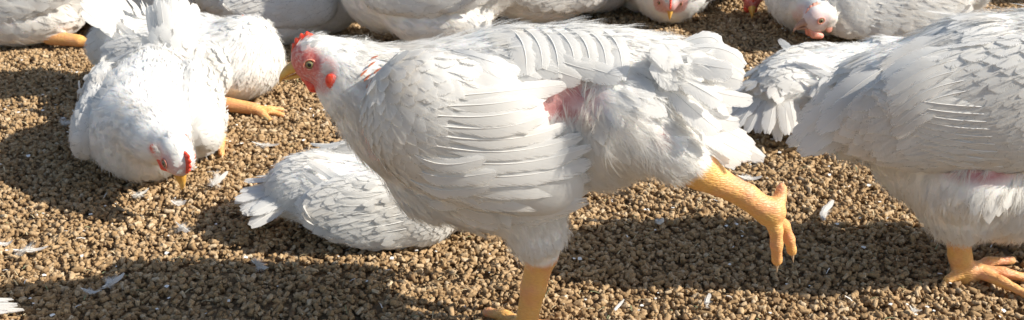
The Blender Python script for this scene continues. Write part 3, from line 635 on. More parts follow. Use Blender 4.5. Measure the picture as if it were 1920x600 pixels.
# ------------------------------------------------------------ 1. the walking hen in front
def hen_walking():
    base = A(0.02, 0.876, 0)
    H = Hen(base, math.pi, 21, "large scruffy white hen striding past in front, one foot lifted behind", "white hens on the litter")
    H.claws = []
    M = H.M; near = 1      # lat > 0 is H.l = -y, the side facing the camera
    k = 1 / 2260.0
    def E(px, py, r, lat=0.0, sx=1.0, sl=0.95, sz=1.0, pitch=0.0, reg=0, kk=None):
        H.B.ell(M(px, py, lat), A(r * sx, r * sl, r * sz) * k, H.axes(pitch), reg, kk)
    E(765, 215, 125, sl=0.78); E(850, 235, 168, sl=0.62); E(955, 222, 180, sl=0.62); E(1065, 200, 160, sl=0.64); E(1160, 180, 130, sl=0.72); E(1235, 165, 98, sl=0.8)
    E(820, 325, 98, sl=0.8); E(900, 350, 92, sl=0.8); E(978, 322, 86, sl=0.8)
    E(700, 190, 78, sl=0.85)
    # neck
    H.B.cone(M(622, 116), M(665, 150), 0.0195, 0.031, 0, 0.012); H.B.cone(M(665, 150), M(745, 190), 0.031, 0.047, 0, 0.03)
    H.head(M(594, 110), A(-0.96, -0.02, -0.24), 0.0215, comb=0.8, redness=0.95)
    # thighs
    H.B.cone(M(975, 350, 0.01), M(1005, 430, 0.015), 0.041, 0.027, 0, 0.02); H.B.cone(M(1005, 430, 0.015), M(1014, 464, 0.015), 0.025, 0.016, 0, 0.008)
    E(1120, 265, 92, 0.02, sl=0.7); H.B.cone(M(1175, 225, 0.036), M(1262, 285, 0.05), 0.036, 0.0225, 0, 0.05); H.B.cone(M(1262, 285, 0.05), M(1290, 300, 0.052), 0.0225, 0.017, 0, 0.008)
    # standing shank and foot
    H.leg_chain([M(1016, 472, 0.015), M(1000, 540, 0.015), M(988, 600, 0.015)], [0.0132, 0.0110, 0.0098])
    H.B.ell(M(1014, 478, 0.015), A(0.0155, 0.013, 0.015), np.eye(3), 2, 0.008)
    f = M(986, 612, 0.015); f[2] = 0.012; H.B.ell(f, A(0.0135, 0.012, 0.009), np.eye(3), 2, 0.008)
    g = lambda dx, dy, z: A(f[0] + dx, f[1] + dy, z)
    H.toe([f, g(-0.03, -0.004, 0.012), g(-0.052, -0.003, 0.006)], 0.0064, 0.0040)
    H.toe([f, g(-0.026, -0.026, 0.010), g(-0.044, -0.046, 0.005)], 0.0072, 0.0045)
    H.toe([f, g(-0.02, 0.022, 0.010), g(-0.036, 0.036, 0.005)], 0.0068, 0.0045)
    H.toe([f, g(0.020, 0.002, 0.012), g(0.034, 0.004, 0.006)], 0.0066, 0.0042)
    # lifted leg
    lt = 0.052
    H.B.ell(M(1316, 322, lt), A(0.0165, 0.014, 0.0155), np.eye(3), 2, 0.008)
    H.leg_chain([M(1305, 316, lt), M(1345, 340, lt), M(1400, 368, lt), M(1440, 398, lt)], [0.0155, 0.0112, 0.0100, 0.0110])
    H.B.ell(M(1446, 397, lt), A(0.0125, 0.011, 0.012), np.eye(3), 2, 0.006)
    H.toe([M(1444, 402, lt), M(1455, 432, lt + 0.004), M(1456, 462, lt + 0.004), M(1457, 490, lt)], 0.0065, 0.0042)
    H.toe([M(1450, 402, lt), M(1470, 425, lt - 0.012), M(1480, 450, lt - 0.016), M(1485, 472, lt - 0.018)], 0.0060, 0.0040)
    H.toe([M(1445, 402, lt), M(1450, 425, lt - 0.03), M(1462, 452, lt - 0.036)], 0.0062, 0.0042)
    H.toe([M(1448, 392, lt), M(1462, 372, lt - 0.006), M(1466, 352, lt - 0.010)], 0.0066, 0.0042)
    # feather flow, traced
    def an(px, py, dx, dy, L, Wd, lift=0.1, fl=0.0, lat=0.0):
        p = M(px, py, lat); q = M(px + dx, py + dy, lat); H.anchor(p, q - p, L, Wd, lift, fl)
    an(600, 66, 40, -6, 0.010, 0.0045, 0.12, 0.4); an(640, 75, 60, 6, 0.014, 0.0055, 0.10, 0.35); an(640, 120, 50, 40, 0.014, 0.0055, 0.08, 0.35); an(630, 170, 20, 60, 0.014, 0.008, 0.08, 0.4)
    an(700, 90, 60, 8, 0.026, 0.007, 0.16, 0.35); an(710, 130, 50, 45, 0.026, 0.008, 0.10, 0.3); an(665, 170, 20, 60, 0.022, 0.010, 0.08, 0.4); an(760, 100, 60, 25, 0.030, 0.009, 0.15, 0.3)
    an(640, 230, 12, 60, 0.020, 0.013, 0.07, 0.45); an(680, 300, 35, 50, 0.024, 0.015, 0.07, 0.45); an(760, 380, 60, 35, 0.026, 0.016, 0.08, 0.5); an(850, 425, 60, 10, 0.028, 0.016, 0.1, 0.6)
    an(860, 70, 60, 0, 0.030, 0.018, 0.10, 0.05); an(960, 50, 60, 4, 0.034, 0.022, 0.08, 0.0); an(1080, 45, 60, 6, 0.036, 0.024, 0.08, 0.0); an(1180, 60, 50, 20, 0.038, 0.026, 0.12, 0.05)
    an(1280, 90, 50, 30, 0.036, 0.025, 0.16, 0.1); an(1120, 270, 40, 40, 0.026, 0.013, 0.2, 0.95); an(1250, 150, 50, 35, 0.036, 0.024, 0.16, 0.2); an(1170, 140, 50, 40, 0.028, 0.02, 0.14, 0.5); an(1180, 200, 40, 50, 0.026, 0.014, 0.2, 0.95); an(1230, 215, 50, 40, 0.026, 0.015, 0.2, 0.85)
    an(1100, 210, 20, 60, 0.024, 0.012, 0.2, 0.9); an(1150, 250, 30, 50, 0.028, 0.014, 0.2, 0.95); an(1080, 310, 60, 30, 0.026, 0.014, 0.15, 0.9); an(1190, 310, 60, 12, 0.026, 0.013, 0.15, 0.9)
    an(1250, 260, 50, 30, 0.022, 0.014, 0.12, 0.6, 0.05); an(1285, 290, 40, 30, 0.014, 0.011, 0.06, 0.5, 0.05); an(1300, 210, 50, 40, 0.03, 0.02, 0.15, 0.5)
    an(980, 400, 10, 60, 0.022, 0.014, 0.07, 0.6); an(1020, 445, 6, 50, 0.010, 0.009, 0.05, 0.4); an(930, 440, 30, 40, 0.024, 0.015, 0.1, 0.6)
    H.bare_spot(M(1068, 200, 0.07), A(0.024, 0.12, 0.014)); H.bare_spot(M(1035, 225, 0.075), A(0.026, 0.12, 0.013)); H.bare_spot(M(1075, 240, 0.075), A(0.020, 0.12, 0.007))
    H.bare_spot(M(718, 304, 0.06), A(0.015, 0.06, 0.011)); H.bare_spot(M(694, 276, 0.06), A(0.008, 0.05, 0.012)); H.bare_spot(M(752, 338, 0.06), A(0.015, 0.06, 0.010), 0.9); H.bare_spot(M(788, 368, 0.06), A(0.010, 0.045, 0.007), 0.8)
    H.bare_spot(M(1247, 268, 0.075), A(0.006, 0.02, 0.008), 0.7); H.bare_spot(M(990, 325, 0.085), A(0.014, 0.03, 0.006)); H.bare_spot(M(1203, 175, 0.06), A(0.006, 0.03, 0.012), 0.35)
    H.finish(vox=0.0023, dens=1.15, fuzz=1.3)
    # near wing
    b = Blob(0.02)
    b.ell(M(862, 245, 0.048), A(0.074, 0.026, 0.060), H.axes(0.22), 0); b.ell(M(792, 206, 0.050), A(0.046, 0.028, 0.047), H.axes(0.1), 0); b.ell(M(940, 322, 0.054), A(0.07, 0.016, 0.035), H.axes(0.3), 0)
    WA = [((700, 200), (20, 60), .017, .013), ((740, 150), (50, 25), .018, .014), ((790, 200), (50, 25), .019, .015), ((720, 270), (50, 50), .018, .014), ((800, 290), (60, 15), .026, .017), ((870, 150), (60, 8), .027, .020),
          ((880, 220), (60, 2), .030, .021), ((960, 130), (60, 10), .030, .022), ((1000, 100), (60, 14), .032, .022), ((800, 360), (60, 25), .028, .016), ((950, 300), (60, -6), .030, .018)]
    wp = np.array([M(*a[0], 0.08) for a in WA]); wd = np.array([nrm(M(a[0][0] + a[1][0], a[0][1] + a[1][1], 0.08) - M(*a[0], 0.08)) for a in WA]); wv = np.array([[a[2], a[3]] for a in WA])
    def flow(P):
        w = 1 / (((P[:, None] - wp[None]) ** 2).sum(-1) + 1e-4) ** 1.8; w /= w.sum(1, keepdims=True); v = w @ wv; return nrm(w @ wd), v[:, 0], v[:, 1], np.full(len(P), 0.05)
    qs = []
    px = lambda *a: [(float(x), float(y)) for x, y in a]
    K = lambda w: w / 2350.0
    # flight feathers, lowest first; upper ones lie over the lower ones
    for (a, m, e, w, ly) in (((835, 382), (920, 418), (1080, 386), 36, 0), ((815, 366), (930, 406), (1100, 374), 38, 1), ((795, 342), (940, 380), (1110, 350), 38, 2), ((780, 324), (950, 356), (1112, 326), 38, 3), ((785, 306), (950, 334), (1114, 298), 36, 4),
                          ((790, 288), (955, 310), (1110, 272), 36, 5), ((800, 270), (955, 286), (1092, 252), 34, 6), ((805, 252), (950, 262), (1062, 232), 34, 7), ((810, 234), (935, 240), (1022, 214), 34, 8), ((815, 216), (930, 217), (1018, 194), 34, 9), ((825, 198), (935, 194), (1025, 178), 34, 9.5), ((835, 180), (950, 172), (1062, 158), 32, 9.8)):
        qs.append((px(a, m, e), K(w), ly))
    # greater coverts
    for i in range(4):
        y = 385 - i * 24; x0 = 728 + abs(i - 3) * 3 + i * 5; qs.append((px((x0 + 30, y - 25), (x0 + 90, y - 6), (x0 + 165 + (i % 3) * 12, y - 14 - i * 1.5)), K(32), 4 + i))
    # scapulars draped over the back edge
    for i in range(7):
        x = 975 + i * 30; qs.append((px((x - 35, 48 + i * 1), (x + 4, 80 + i), (x + 12, 142 + i * 2 - (i % 2) * 14)), K(46), 13 - i * 0.8))
    for i in range(6):
        x = 880 + i * 38; qs.append((px((x - 40, 92), (x + 20, 118 + (i % 2) * 6), (x + 95, 140 + (i % 2) * 10)), K(40), 11))
    H.wing(b, flow, 1, qs, cam_caster, vox=0.0025, extras=0, covert_mask=lambda P: ((P - H.base) @ H.f > 0.062 - 0.55 * np.clip(0.2 - P[:, 2], 0, 0.06)))
    # far wing, plain
    b = Blob(0.02); b.ell(M(905, 225, -0.062), A(0.11, 0.02, 0.06), H.axes(0.10), 0)
    fq = [((H.L(0.04, -0.2, 0.14 + 0.012 * i)), H.L(-0.12, -0.2, 0.15 + 0.012 * i)) for i in range(6)]
    H.wing(b, lambda P: (np.tile(H.f * -1 + Z * -0.1, (len(P), 1)), np.full(len(P), .026), np.full(len(P), .019), np.full(len(P), 0.05)), 1,
           [([a, c], 0.017, i) for i, (a, c) in enumerate(fq)], lambda q: (-H.l if q is None else (q, H.l)), vox=0.004)
    # tail: ragged bunch pointing back and down
    fm = FM(); r = H.r
    T = [((1265, 85), (1330, 68), (1352, 92), 34, 0.00), ((1270, 95), (1350, 90), (1398, 122), 34, 0.02), ((1275, 105), (1350, 115), (1396, 140), 32, -0.01), ((1270, 120), (1345, 138), (1392, 152), 32, 0.03), ((1265, 130), (1335, 160), (1378, 168), 34, 0.00),
         ((1260, 140), (1340, 172), (1410, 184), 34, 0.04), ((1262, 150), (1335, 190), (1372, 202), 32, 0.015), ((1262, 165), (1335, 215), (1385, 228), 36, 0.045), ((1255, 165), (1340, 225), (1400, 250), 34, 0.0), ((1258, 175), (1345, 235), (1415, 272), 36, 0.035),
         ((1255, 180), (1345, 245), (1433, 296), 34, 0.02), ((1252, 190), (1335, 255), (1408, 292), 36, 0.05), ((1250, 195), (1325, 262), (1390, 302), 34, 0.03), ((1248, 200), (1315, 262), (1368, 300), 34, 0.045), ((1248, 195), (1325, 255), (1380, 312), 34, 0.0),
         ((1250, 110), (1320, 122), (1372, 130), 36, 0.05), ((1245, 130), (1310, 165), (1352, 190), 36, 0.06), ((1240, 150), (1300, 205), (1350, 245), 38, 0.065), ((1250, 160), (1310, 225), (1352, 272), 36, 0.06)]
    for (a, m, e, w, lt) in T:
        P = [M(a[0], a[1], lt * 0.6), M(m[0], m[1], lt), M(e[0], e[1], lt * 1.15)]; c1 = 2 * P[1] - 0.5 * (P[0] + P[2]); tt = np.linspace(0, 1, 8)
        pts = [(1 - q) ** 2 * P[0] + 2 * q * (1 - q) * c1 + q * q * P[2] for q in tt]; nn = nrm(A(0.1, -0.75, 0.65) + r.normal(0, 0.15, 3)); fm.quill(pts, np.tile(nn, (8, 1)), w / 2150 * r.uniform(0.9, 1.15), rr=r)
    # soft coverts at the tail root
    n = 60; bx, by = r.uniform(1215, 1330, n), None; t = (bx - 1215) / 115; by = r.uniform(0, 1, n) * (60 + 90 * t) + (85 + 40 * t)
    bs = np.array([M(x, y, l_) for x, y, l_ in zip(bx, by, r.uniform(0.02, 0.055, n) * (1 - 0.3 * t))]); dd = np.array([M(x + 40, y + 22 + 18 * (y > 150), 0) - M(x, y, 0) for x, y in zip(bx, by)])
    fm.scatter(CONT, bs, nrm(dd + r.normal(0, 0.004, dd.shape)), np.tile(nrm(A(0.1, -0.8, 0.6)), (n, 1)), r.uniform(0.022, 0.034, n), r.uniform(0.015, 0.022, n), r.uniform(0, 0.1, n), rr=r)
    m = 110; ii = r.integers(0, n, m); fm.scatter(FLUF, bs[ii] + r.normal(0, 0.006, (m, 3)), nrm(dd[ii] + r.normal(0, 0.008, (m, 3))), np.tile(nrm(A(0.1, -0.8, 0.6)), (m, 1)), r.uniform(0.016, 0.026, m), r.uniform(0.014, 0.020, m), r.uniform(0.1, 0.35, m), rr=r)
    fm.build("tail", H.root, [FEA, SHA], H.base)
    # broken down feathers veiling the bare flank
    fm = FM()
    for i in range(46):
        x, y = (r.uniform(1015, 1120), r.uniform(238, 268)) if i < 30 else (r.uniform(1085, 1130), r.uniform(165, 240))
        hit = H.bvh.ray_cast(Vector(CP), Vector(ray(x, y)))
        if hit[0] is None: continue
        n_ = np.array(hit[1]); d = M(x + r.uniform(-6, 16), y - r.uniform(6, 22)) - M(x, y); d = nrm(d - n_ * (d @ n_)); fm.scatter(STRK if i % 3 else FLUF, np.array([np.array(hit[0])]), d[None], n_[None], np.array([r.uniform(0.012, 0.026)]), np.array([0.018]), np.array([r.uniform(0.1, 0.4)]), rr=r)
    fm.build("flank_down", H.root, [FEA, SHA], H.base)
    # rusty pin feathers on the neck
    fm = FM()
    for (x, y) in ((690, 132), (696, 140), (705, 118), (712, 108), (716, 130), (707, 145), (700, 152), (748, 120), (752, 135), (735, 150), (728, 160)):
        hit = H.bvh.ray_cast(Vector(CP), Vector(ray(x, y)))
        if hit[0] is None: continue
        p = np.array(hit[0]); n_ = np.array(hit[1]); d = M(x - 8, y + 14) - M(x, y); d = nrm(d - n_ * (d @ n_)); 
        fm.quill([p + n_ * 0.0025, p + n_ * 0.0035 + d * 0.004, p + n_ * 0.003 + d * 0.0085], [n_, n_, n_], 0.0021, rows=4, shaft=False, rr=r)
    fm.build("pin_feathers", H.root, [RUST, SHA], H.base)
    return H

# ------------------------------------------------------------ 2. the big hen leaving on the right
def hen_right():
    H = Hen(A(0.45, 0.985, 0), 0.0, 33, "large white hen cut off by the right edge, standing with her tail towards the middle", "white hens on the litter")
    H.claws = []; M0 = H.M
    M = lambda x, y, lat=0.0: M0(x, y, -lat)          # here lat > 0 means towards the camera
    k = 1 / 1980.0
    def E(px, py, r, lat=0.0, sx=1.0, sl=0.95, sz=1.0, pitch=0.0, reg=0, kk=None): H.B.ell(M(px, py, lat), A(r * sx, r * sl, r * sz) * k, H.axes(pitch), reg, kk)
    E(1655, 180, 88, sl=0.9); E(1735, 205, 140, sl=0.8); E(1830, 195, 172, sl=0.74); E(1940, 190, 175, sl=0.72); E(2040, 190, 145, sl=0.8)
    E(1800, 318, 112, sl=0.95); E(1885, 328, 122, sl=0.98); E(1980, 320, 100, sl=0.8); E(1720, 290, 85, sl=0.85); E(1620, 235, 62, sl=0.9)
    H.B.cone(M(1800, 330, 0.02), M(1800, 385, 0.02), 0.055, 0.034, 0, 0.03); H.B.cone(M(1800, 385, 0.02), M(1795, 425, 0.02), 0.028, 0.014, 0, 0.012)
    H.B.cone(M(1980, 330, -0.03), M(1998, 410, -0.03), 0.045, 0.026, 0, 0.03)
    H.B.cone(M(2060, 150), M(2130, 90), 0.05, 0.03, 0, 0.03); H.B.cone(M(2130, 90), M(2165, 50), 0.03, 0.024, 0, 0.02)
    H.head(M(2180, 35), A(0.95, -0.1, -0.2), 0.0213)
    H.leg_chain([M(1795, 430, 0.02), M(1800, 480, 0.02), M(1812, 528, 0.02)], [0.0125, 0.0108, 0.0110])
    f = M(1815, 540, 0.02); f[2] = 0.012; H.B.ell(f, A(0.013, 0.012, 0.009), np.eye(3), 2, 0.008); g = lambda dx, dy, z: A(f[0] + dx, f[1] + dy, z)
    H.toe([f, g(0.03, -0.006, 0.012), g(0.056, -0.008, 0.006)], 0.0066, 0.0040); H.toe([f, g(0.022, -0.022, 0.011), g(0.042, -0.038, 0.005)], 0.0066, 0.0040)
    H.toe([f, g(0.024, 0.018, 0.011), g(0.052, 0.026, 0.008)], 0.0062, 0.0039); H.toe([f, g(-0.016, -0.006, 0.010), g(-0.027, -0.010, 0.005)], 0.0070, 0.0042)
    H.leg_chain([M(2000, 400, -0.03), M(2010, 450, -0.03), M(2020, 500, -0.03)], [0.0125, 0.0108, 0.0110])
    f2 = M(2022, 520, -0.03); f2[2] = 0.012
    H.B.cone(M(2020, 500, -0.03), f2, 0.011, 0.011, 2, 0.006)
    for dx, dy in ((0.05, 0), (0.035, -0.03), (0.035, 0.03), (-0.025, 0)): H.toe([f2, f2 + A(dx * 0.5, dy * 0.5, 0), f2 + A(dx, dy, -0.006)], 0.007, 0.0045)
    def an(px, py, dx, dy, L, Wd, lift=0.1, fl=0.0, lat=0.0):
        p = M(px, py, lat); q = M(px + dx, py + dy, lat); H.anchor(p, q - p, L, Wd, lift, fl)
    an(1870, 25, -60, 15, .036, .024, .14, .1); an(1780, 60, -60, 14, .036, .025, .10, .05); an(1690, 90, -50, 30, .036, .024, .10, .05); an(1620, 150, -40, 50, .034, .020, .08, .2); an(1560, 220, -40, 40, .03, .018, .08, .4)
    an(1640, 280, -10, 60, .026, .016, .07, .75); an(1700, 380, 20, 50, .026, .015, .07, .85); an(1800, 420, 10, 50, .024, .015, .06, .85); an(1880, 420, -10, 50, .026, .015, .12, .9); an(1960, 350, -30, 50, .026, .016, .08, .6)
    an(2060, 150, -50, 40, .028, .012, .1, .3); an(2150, 60, -40, 40, .016, .007, .1, .3); an(1950, 40, -60, 10, .036, .024, .14, .1)
    H.bare_spot(M(1860, 335, 0.08), A(0.045, 0.03, 0.009)); H.bare_spot(M(1725, 295, 0.06), A(0.016, 0.02, 0.007), 0.8); H.bare_spot(M(1905, 325, 0.08), A(0.02, 0.03, 0.01))
    H.finish(vox=0.0028, dens=1.0, fuzz=1.0)
    b = Blob(0.02); b.ell(M(1845, 200, 0.054), A(0.115, 0.024, 0.062), H.axes(0.15), 0); b.ell(M(1930, 200, 0.058), A(0.08, 0.026, 0.062), H.axes(0.1), 0); b.ell(M(1760, 205, 0.042), A(0.06, 0.026, 0.050), H.axes(0.3), 0)
    WA = [((1900, 120), (-50, 22), .024, .018), ((1800, 110), (-50, 18), .030, .021), ((1700, 130), (-45, 35), .030, .02), ((1900, 200), (-50, 22), .019, .015), ((1820, 200), (-50, 25), .024, .017), ((1740, 220), (-45, 35), .03, .018),
          ((1900, 290), (-50, 0), .019, .015), ((1990, 200), (-45, 20), .018, .014), ((1820, 290), (-50, -8), .027, .016)]
    wp = np.array([M(*a[0], 0.08) for a in WA]); wd = np.array([nrm(M(a[0][0] + a[1][0], a[0][1] + a[1][1], 0.08) - M(*a[0], 0.08)) for a in WA]); wv = np.array([[a[2], a[3]] for a in WA])
    def flow(P):
        w = 1 / (((P[:, None] - wp[None]) ** 2).sum(-1) + 1e-4) ** 1.8; w /= w.sum(1, keepdims=True); v = w @ wv; return nrm(w @ wd), v[:, 0], v[:, 1], np.full(len(P), 0.03)
    px = lambda *a: [(float(x), float(y)) for x, y in a]; qs = []
    for i in range(9):
        x0 = 1880 - i * 5; y0 = 312 - i * 14; x1 = 1700 - i * 9; y1 = 262 - i * 12; qs.append((px((x0, y0), ((x0 + x1) / 2, (y0 + y1) / 2 + 16 - i), (x1, y1)), 32 / 2100, i * 0.8))
    for i in range(7):
        y0 = 85 + i * 20; qs.append((px((1790 + i * 4, y0 - 14), (1730, y0 + 6), (1655 + i * 4, y0 + 50)), 38 / 2100, 8 - i * 0.5))
    H.wing(b, flow, 1, qs, cam_caster, vox=0.003, extras=0)
    fm = FM(); r = H.r
    T = [((1640, 150), (1560, 200), (1492, 262), 40, 0.03), ((1650, 170), (1560, 225), (1478, 272), 38, 0.01), ((1655, 190), (1575, 240), (1500, 288), 40, 0.04), ((1660, 200), (1590, 250), (1522, 286), 40, 0.03), ((1640, 140), (1560, 185), (1500, 232), 38, -0.01),
         ((1665, 215), (1600, 255), (1550, 280), 40, 0.02), ((1650, 120), (1590, 150), (1530, 200), 42, 0.0), ((1670, 225), (1625, 265), (1580, 282), 38, 0.03), ((1655, 130), (1600, 165), (1545, 215), 44, 0.035), ((1665, 150), (1600, 195), (1535, 250), 44, 0.045)]
    for (a, m, e, w, lt) in T:
        P = [M(a[0], a[1], lt * 0.8), M(m[0], m[1], lt), M(e[0], e[1], lt)]; c1 = 2 * P[1] - 0.5 * (P[0] + P[2]); tt = np.linspace(0, 1, 8)
        pts = [(1 - q) ** 2 * P[0] + 2 * q * (1 - q) * c1 + q * q * P[2] for q in tt]; nn = nrm(A(-0.35, -0.75, 0.6) + r.normal(0, 0.06, 3)); fm.quill(pts, np.tile(nn, (8, 1)), w / 1950, rr=r, camber=0.1)
    fm.build("tail", H.root, [FEA, SHA], H.base)
    fm = FM(); fm.quill([M(1850, 46, -0.05), M(1795, 26, -0.05), M(1738, 20, -0.05)], [Z, Z, Z], 0.010, rr=r); fm.build("stray_feather", H.root, [FEA, SHA], H.base)
    return H

# ------------------------------------------------------------ hens lying or sitting on the litter
def sitting(base, yaw, seed, label, scale=1.0, head=(0.17, 0.0, 0.20), hdir=(1, 0, -0.2), tail_pitch=0.35, tail_len=0.10, tail_spread=0.5, dens=0.42, legs=(), neck_r=0.031, height=1.0,
            body_pitch=0.0, fat=1.0, wing_drop=0.0, red=1.0, comb=1.0, tail_n=10, group="white hens on the litter", wing_fan=0.0, tail_yaw=0.0, stand=0.0, vox=0.0036, tail_w=0.024, tail_root=(-0.145, 0.125), tail_lat=0.0, lx=1.0, head_w=None, head_s=1.0, drowsy=False):
    H = Hen(base, yaw, seed, label, group, scale=scale); H.claws = []; H.lx = lx; H.flesh, H.horn = (PALE, BROWN) if drowsy else (RED, HORN); L = H.L; s = scale; z0 = stand
    ax = H.axes(body_pitch)
    def E(x, y, z, rx, ry, rz, reg=0, kk=0.03): H.B.ell(L(x, y, z + z0), A(rx * lx, ry, rz) * s, ax, reg, kk)
    E(0, 0, 0.088 * height, 0.150, 0.092 * fat, 0.082 * height); E(0.085, 0, 0.085 * height, 0.085, 0.082 * fat, 0.080 * height); E(-0.11, 0, 0.105 * height, 0.075, 0.060, 0.055)
    for sd in (-1, 1): E(-0.02, sd * 0.055, 0.045, 0.09, 0.048, 0.045)
    hp = L(head[0], head[1], head[2] + z0); nb = L(0.105, 0, 0.115 * height + z0); hd = H.f * hdir[0] + H.l * hdir[1] + Z * hdir[2]; hd = nrm(hd); hu = None
    if head_w: hp, hd, hu = A(*head_w[0]), nrm(A(*head_w[1])), A(*head_w[2])
    mid = (hp + nb) / 2 + nrm(nb - L(0, 0, 0.08 + z0)) * 0.014 * s; back = hp - hd * 0.014 * s
    H.B.cone(nb, mid, 0.058 * s, 0.036 * s, 0, 0.03); H.B.cone(mid, back, 0.036 * s, 0.0195 * s, 0, 0.012)
    H.head(hp, hd, 0.0213 * s * head_s, hu=hu, redness=red, comb=comb)
    for lg in legs:
        P = [L(*q) for q in lg[0]]; H.leg_chain(P, [x * s for x in lg[1]])
        for t in lg[2]: H.toe([L(*q) for q in t], 0.0072 * s, 0.0045 * s)
    if stand > 0.05:
        for sd in (-1, 1):
            H.B.cone(L(0.0, sd * 0.045, z0 + 0.03), L(0.0, sd * 0.045, z0 - 0.01), 0.04 * s, 0.02 * s, 0, 0.02)
            H.leg_chain([L(0, sd * 0.045, z0 - 0.005), L(0.01, sd * 0.045, 0.012)], [0.012 * s, 0.010 * s])
            for dx, dy in ((0.055, 0), (0.04, 0.03), (0.04, -0.03), (-0.03, 0)): H.toe([L(0.01, sd * 0.045, 0.011), L(0.01 + dx * 0.5, sd * 0.045 + dy * 0.5, 0.011), L(0.01 + dx, sd * 0.045 + dy, 0.006)], 0.007 * s, 0.0045 * s)
    n2h = nrm(nb - hp)
    F = lambda x, y, z: H.f * x + H.l * y + Z * z
    an = lambda p, d, l, w, li, fl: H.anchor(p, d, l * s, w * s, li, fl)
    an(hp + Z * 0.02 * s, nrm(-hd + n2h), .010, .0045, .12, .4); an(back, n2h, .014, .006, .1, .35); an(mid, n2h, .024, .008, .1, .3)
    an(L(0.16, 0, 0.10 + z0), F(-.25, 0, -1), .022, .014, .08, .3); an(L(0.14, 0, 0.03 + z0), F(-.6, 0, -.6), .024, .015, .08, .3); an(L(0.08, 0, .17 * height + z0), F(-1, 0, -.05), .03, .019, .1, .08)
    an(L(-0.02, 0, .175 * height + z0), F(-1, 0, 0), .034, .023, .1, .03); an(L(-0.12, 0, .15 + z0), F(-1, 0, .15), .034, .022, .14, .1); an(L(-0.17, 0, .09 + z0), F(-.7, 0, -.5), .03, .018, .12, .6)
    an(L(0, 0, 0.02 + z0), F(-.8, 0, -.35), .028, .018, .1, .3); an(L(-0.1, 0, 0.02 + z0), F(-.8, 0, -.35), .028, .018, .12, .35); an(L(0.05, 0, 0.10 * height + z0), F(-1, 0, -.3), .026, .018, .08, .2)
    H.finish(vox=vox, dens=dens, fuzz=0.8)
    r = H.r
    for sd in (-1, 1):
        b = Blob(0.02); wz = 0.098 * height - wing_drop + z0
        axw = H.axes(body_pitch - 0.12, 0.35 * sd)
        b.ell(L(-0.005, sd * 0.080 * fat, wz), A(0.108, 0.022, 0.055) * s, axw, 0); b.ell(L(0.065, sd * 0.076 * fat, wz - 0.004), A(0.045, 0.024, 0.048) * s, axw, 0)
        wdir = F(-1, 0, -0.18)
        def flow(P, wdir=wdir):
            x = (P - H.base) @ H.f / s; t = np.clip((0.10 - x) / 0.16, 0, 1); return np.tile(nrm(wdir), (len(P), 1)), s * (0.017 + 0.016 * t), s * (0.014 + 0.008 * t), np.full(len(P), 0.04)
        qs = []
        for i in range(8):
            zz = wz - 0.040 + i * 0.011; qs.append(([L(0.035 - 0.003 * i, sd * 0.3, zz + 0.012), L(-0.05, sd * 0.3, zz + 0.002), L(-0.145 + 0.004 * i, sd * 0.3, zz - 0.004 + 0.004 * i + wing_fan * (i - 4) * 0.01)], 0.017 * s, i * 0.8))
        H.wing(b, flow, 1, qs, (lambda q, sd=sd: (H.l * sd if q is None else (q, -H.l * sd))), vox=max(vox, 0.003), dens=0.5)
    # tail
    fm = FM(); td = nrm(F(-math.cos(tail_pitch) * math.cos(tail_yaw), -math.cos(tail_pitch) * math.sin(tail_yaw), math.sin(tail_pitch))); tu = nrm(Z - td * td[2]); ts = np.cross(td, tu); t0 = L(tail_root[0], tail_lat, tail_root[1] * height + z0)
    for i in range(tail_n):
        a = (i / (tail_n - 1) - 0.5) * 2; d = nrm(td + ts * a * tail_spread + tu * r.normal(0, 0.05)); ln = tail_len * s * (1 - 0.18 * a * a) * r.uniform(0.92, 1.06)
        st = t0 + ts * a * 0.018 * s + tu * 0.0015 * (i % 2) - td * 0.01 * s; tt = np.linspace(0, 1, 7)
        pts = [st + d * (ln + 0.03 * s) * q - tu * 0.010 * s * q * q * (1 + abs(a)) for q in tt]; nn = nrm(tu + ts * a * 0.5); fm.quill(pts, np.tile(nn, (7, 1)), tail_w * s, rr=r, rows=10)
    n = 46; a = r.uniform(-1, 1, n); bs = t0 + ts * (a * 0.035 * s)[:, None] + tu * (r.uniform(-0.012, 0.022, n) * s)[:, None] + td * (r.uniform(-0.02, 0.035, n) * s)[:, None]
    fm.scatter(CONT, bs, nrm(td + ts * (a * 0.5)[:, None] + r.normal(0, 0.12, (n, 3))), np.tile(tu, (n, 1)) + ts * a[:, None] * 0.6, r.uniform(.026, .038, n) * s, r.uniform(.016, .021, n) * s, r.uniform(0, .2, n), rr=r)
    fm.build("tail", H.root, [FEA, SHA], H.base)
    return H

D = math.radians
G = ground
hen_walking()
hen_right()
shank = lambda x0, y, x1, toes=True: ([(x0, y, 0.022), (x1, y, 0.016)], [0.013, 0.0105], [[(x1, y, 0.014), (x1 + 0.03, y, 0.012), (x1 + 0.05, y, 0.007)], [(x1, y, 0.014), (x1 + 0.022, y - 0.016, 0.011), (x1 + 0.038, y - 0.028, 0.006)], [(x1, y, 0.014), (x1 + 0.022, y + 0.016, 0.011), (x1 + 0.038, y + 0.028, 0.006)]] if toes else [])
# facing the camera, pecking
pc = G(294, 300); hpc = on_plane(332, 292, pc - A(0, 0.165, 0), A(0, 1, 0))
sitting(pc, D(-80), 41, "white hen crouching towards the camera, pecking at the pellets with her head down", tail_lat=0.028, head_s=1.32, scale=0.81, lx=0.80, red=0.5, comb=1.25, head_w=(hpc, (0.22, -0.22, -0.95), (0.75, -0.75, 0.0)), tail_pitch=1.3, tail_len=0.085, tail_spread=0.18, dens=0.62, vox=0.003, height=0.90, fat=0.98,
        tail_yaw=0.0, legs=[([(-0.05, 0.092, 0.016), (-0.02, 0.094, 0.012)], [0.010, 0.008], [[(-0.02, 0.094, 0.012), (0.02, 0.098, 0.008)]])])
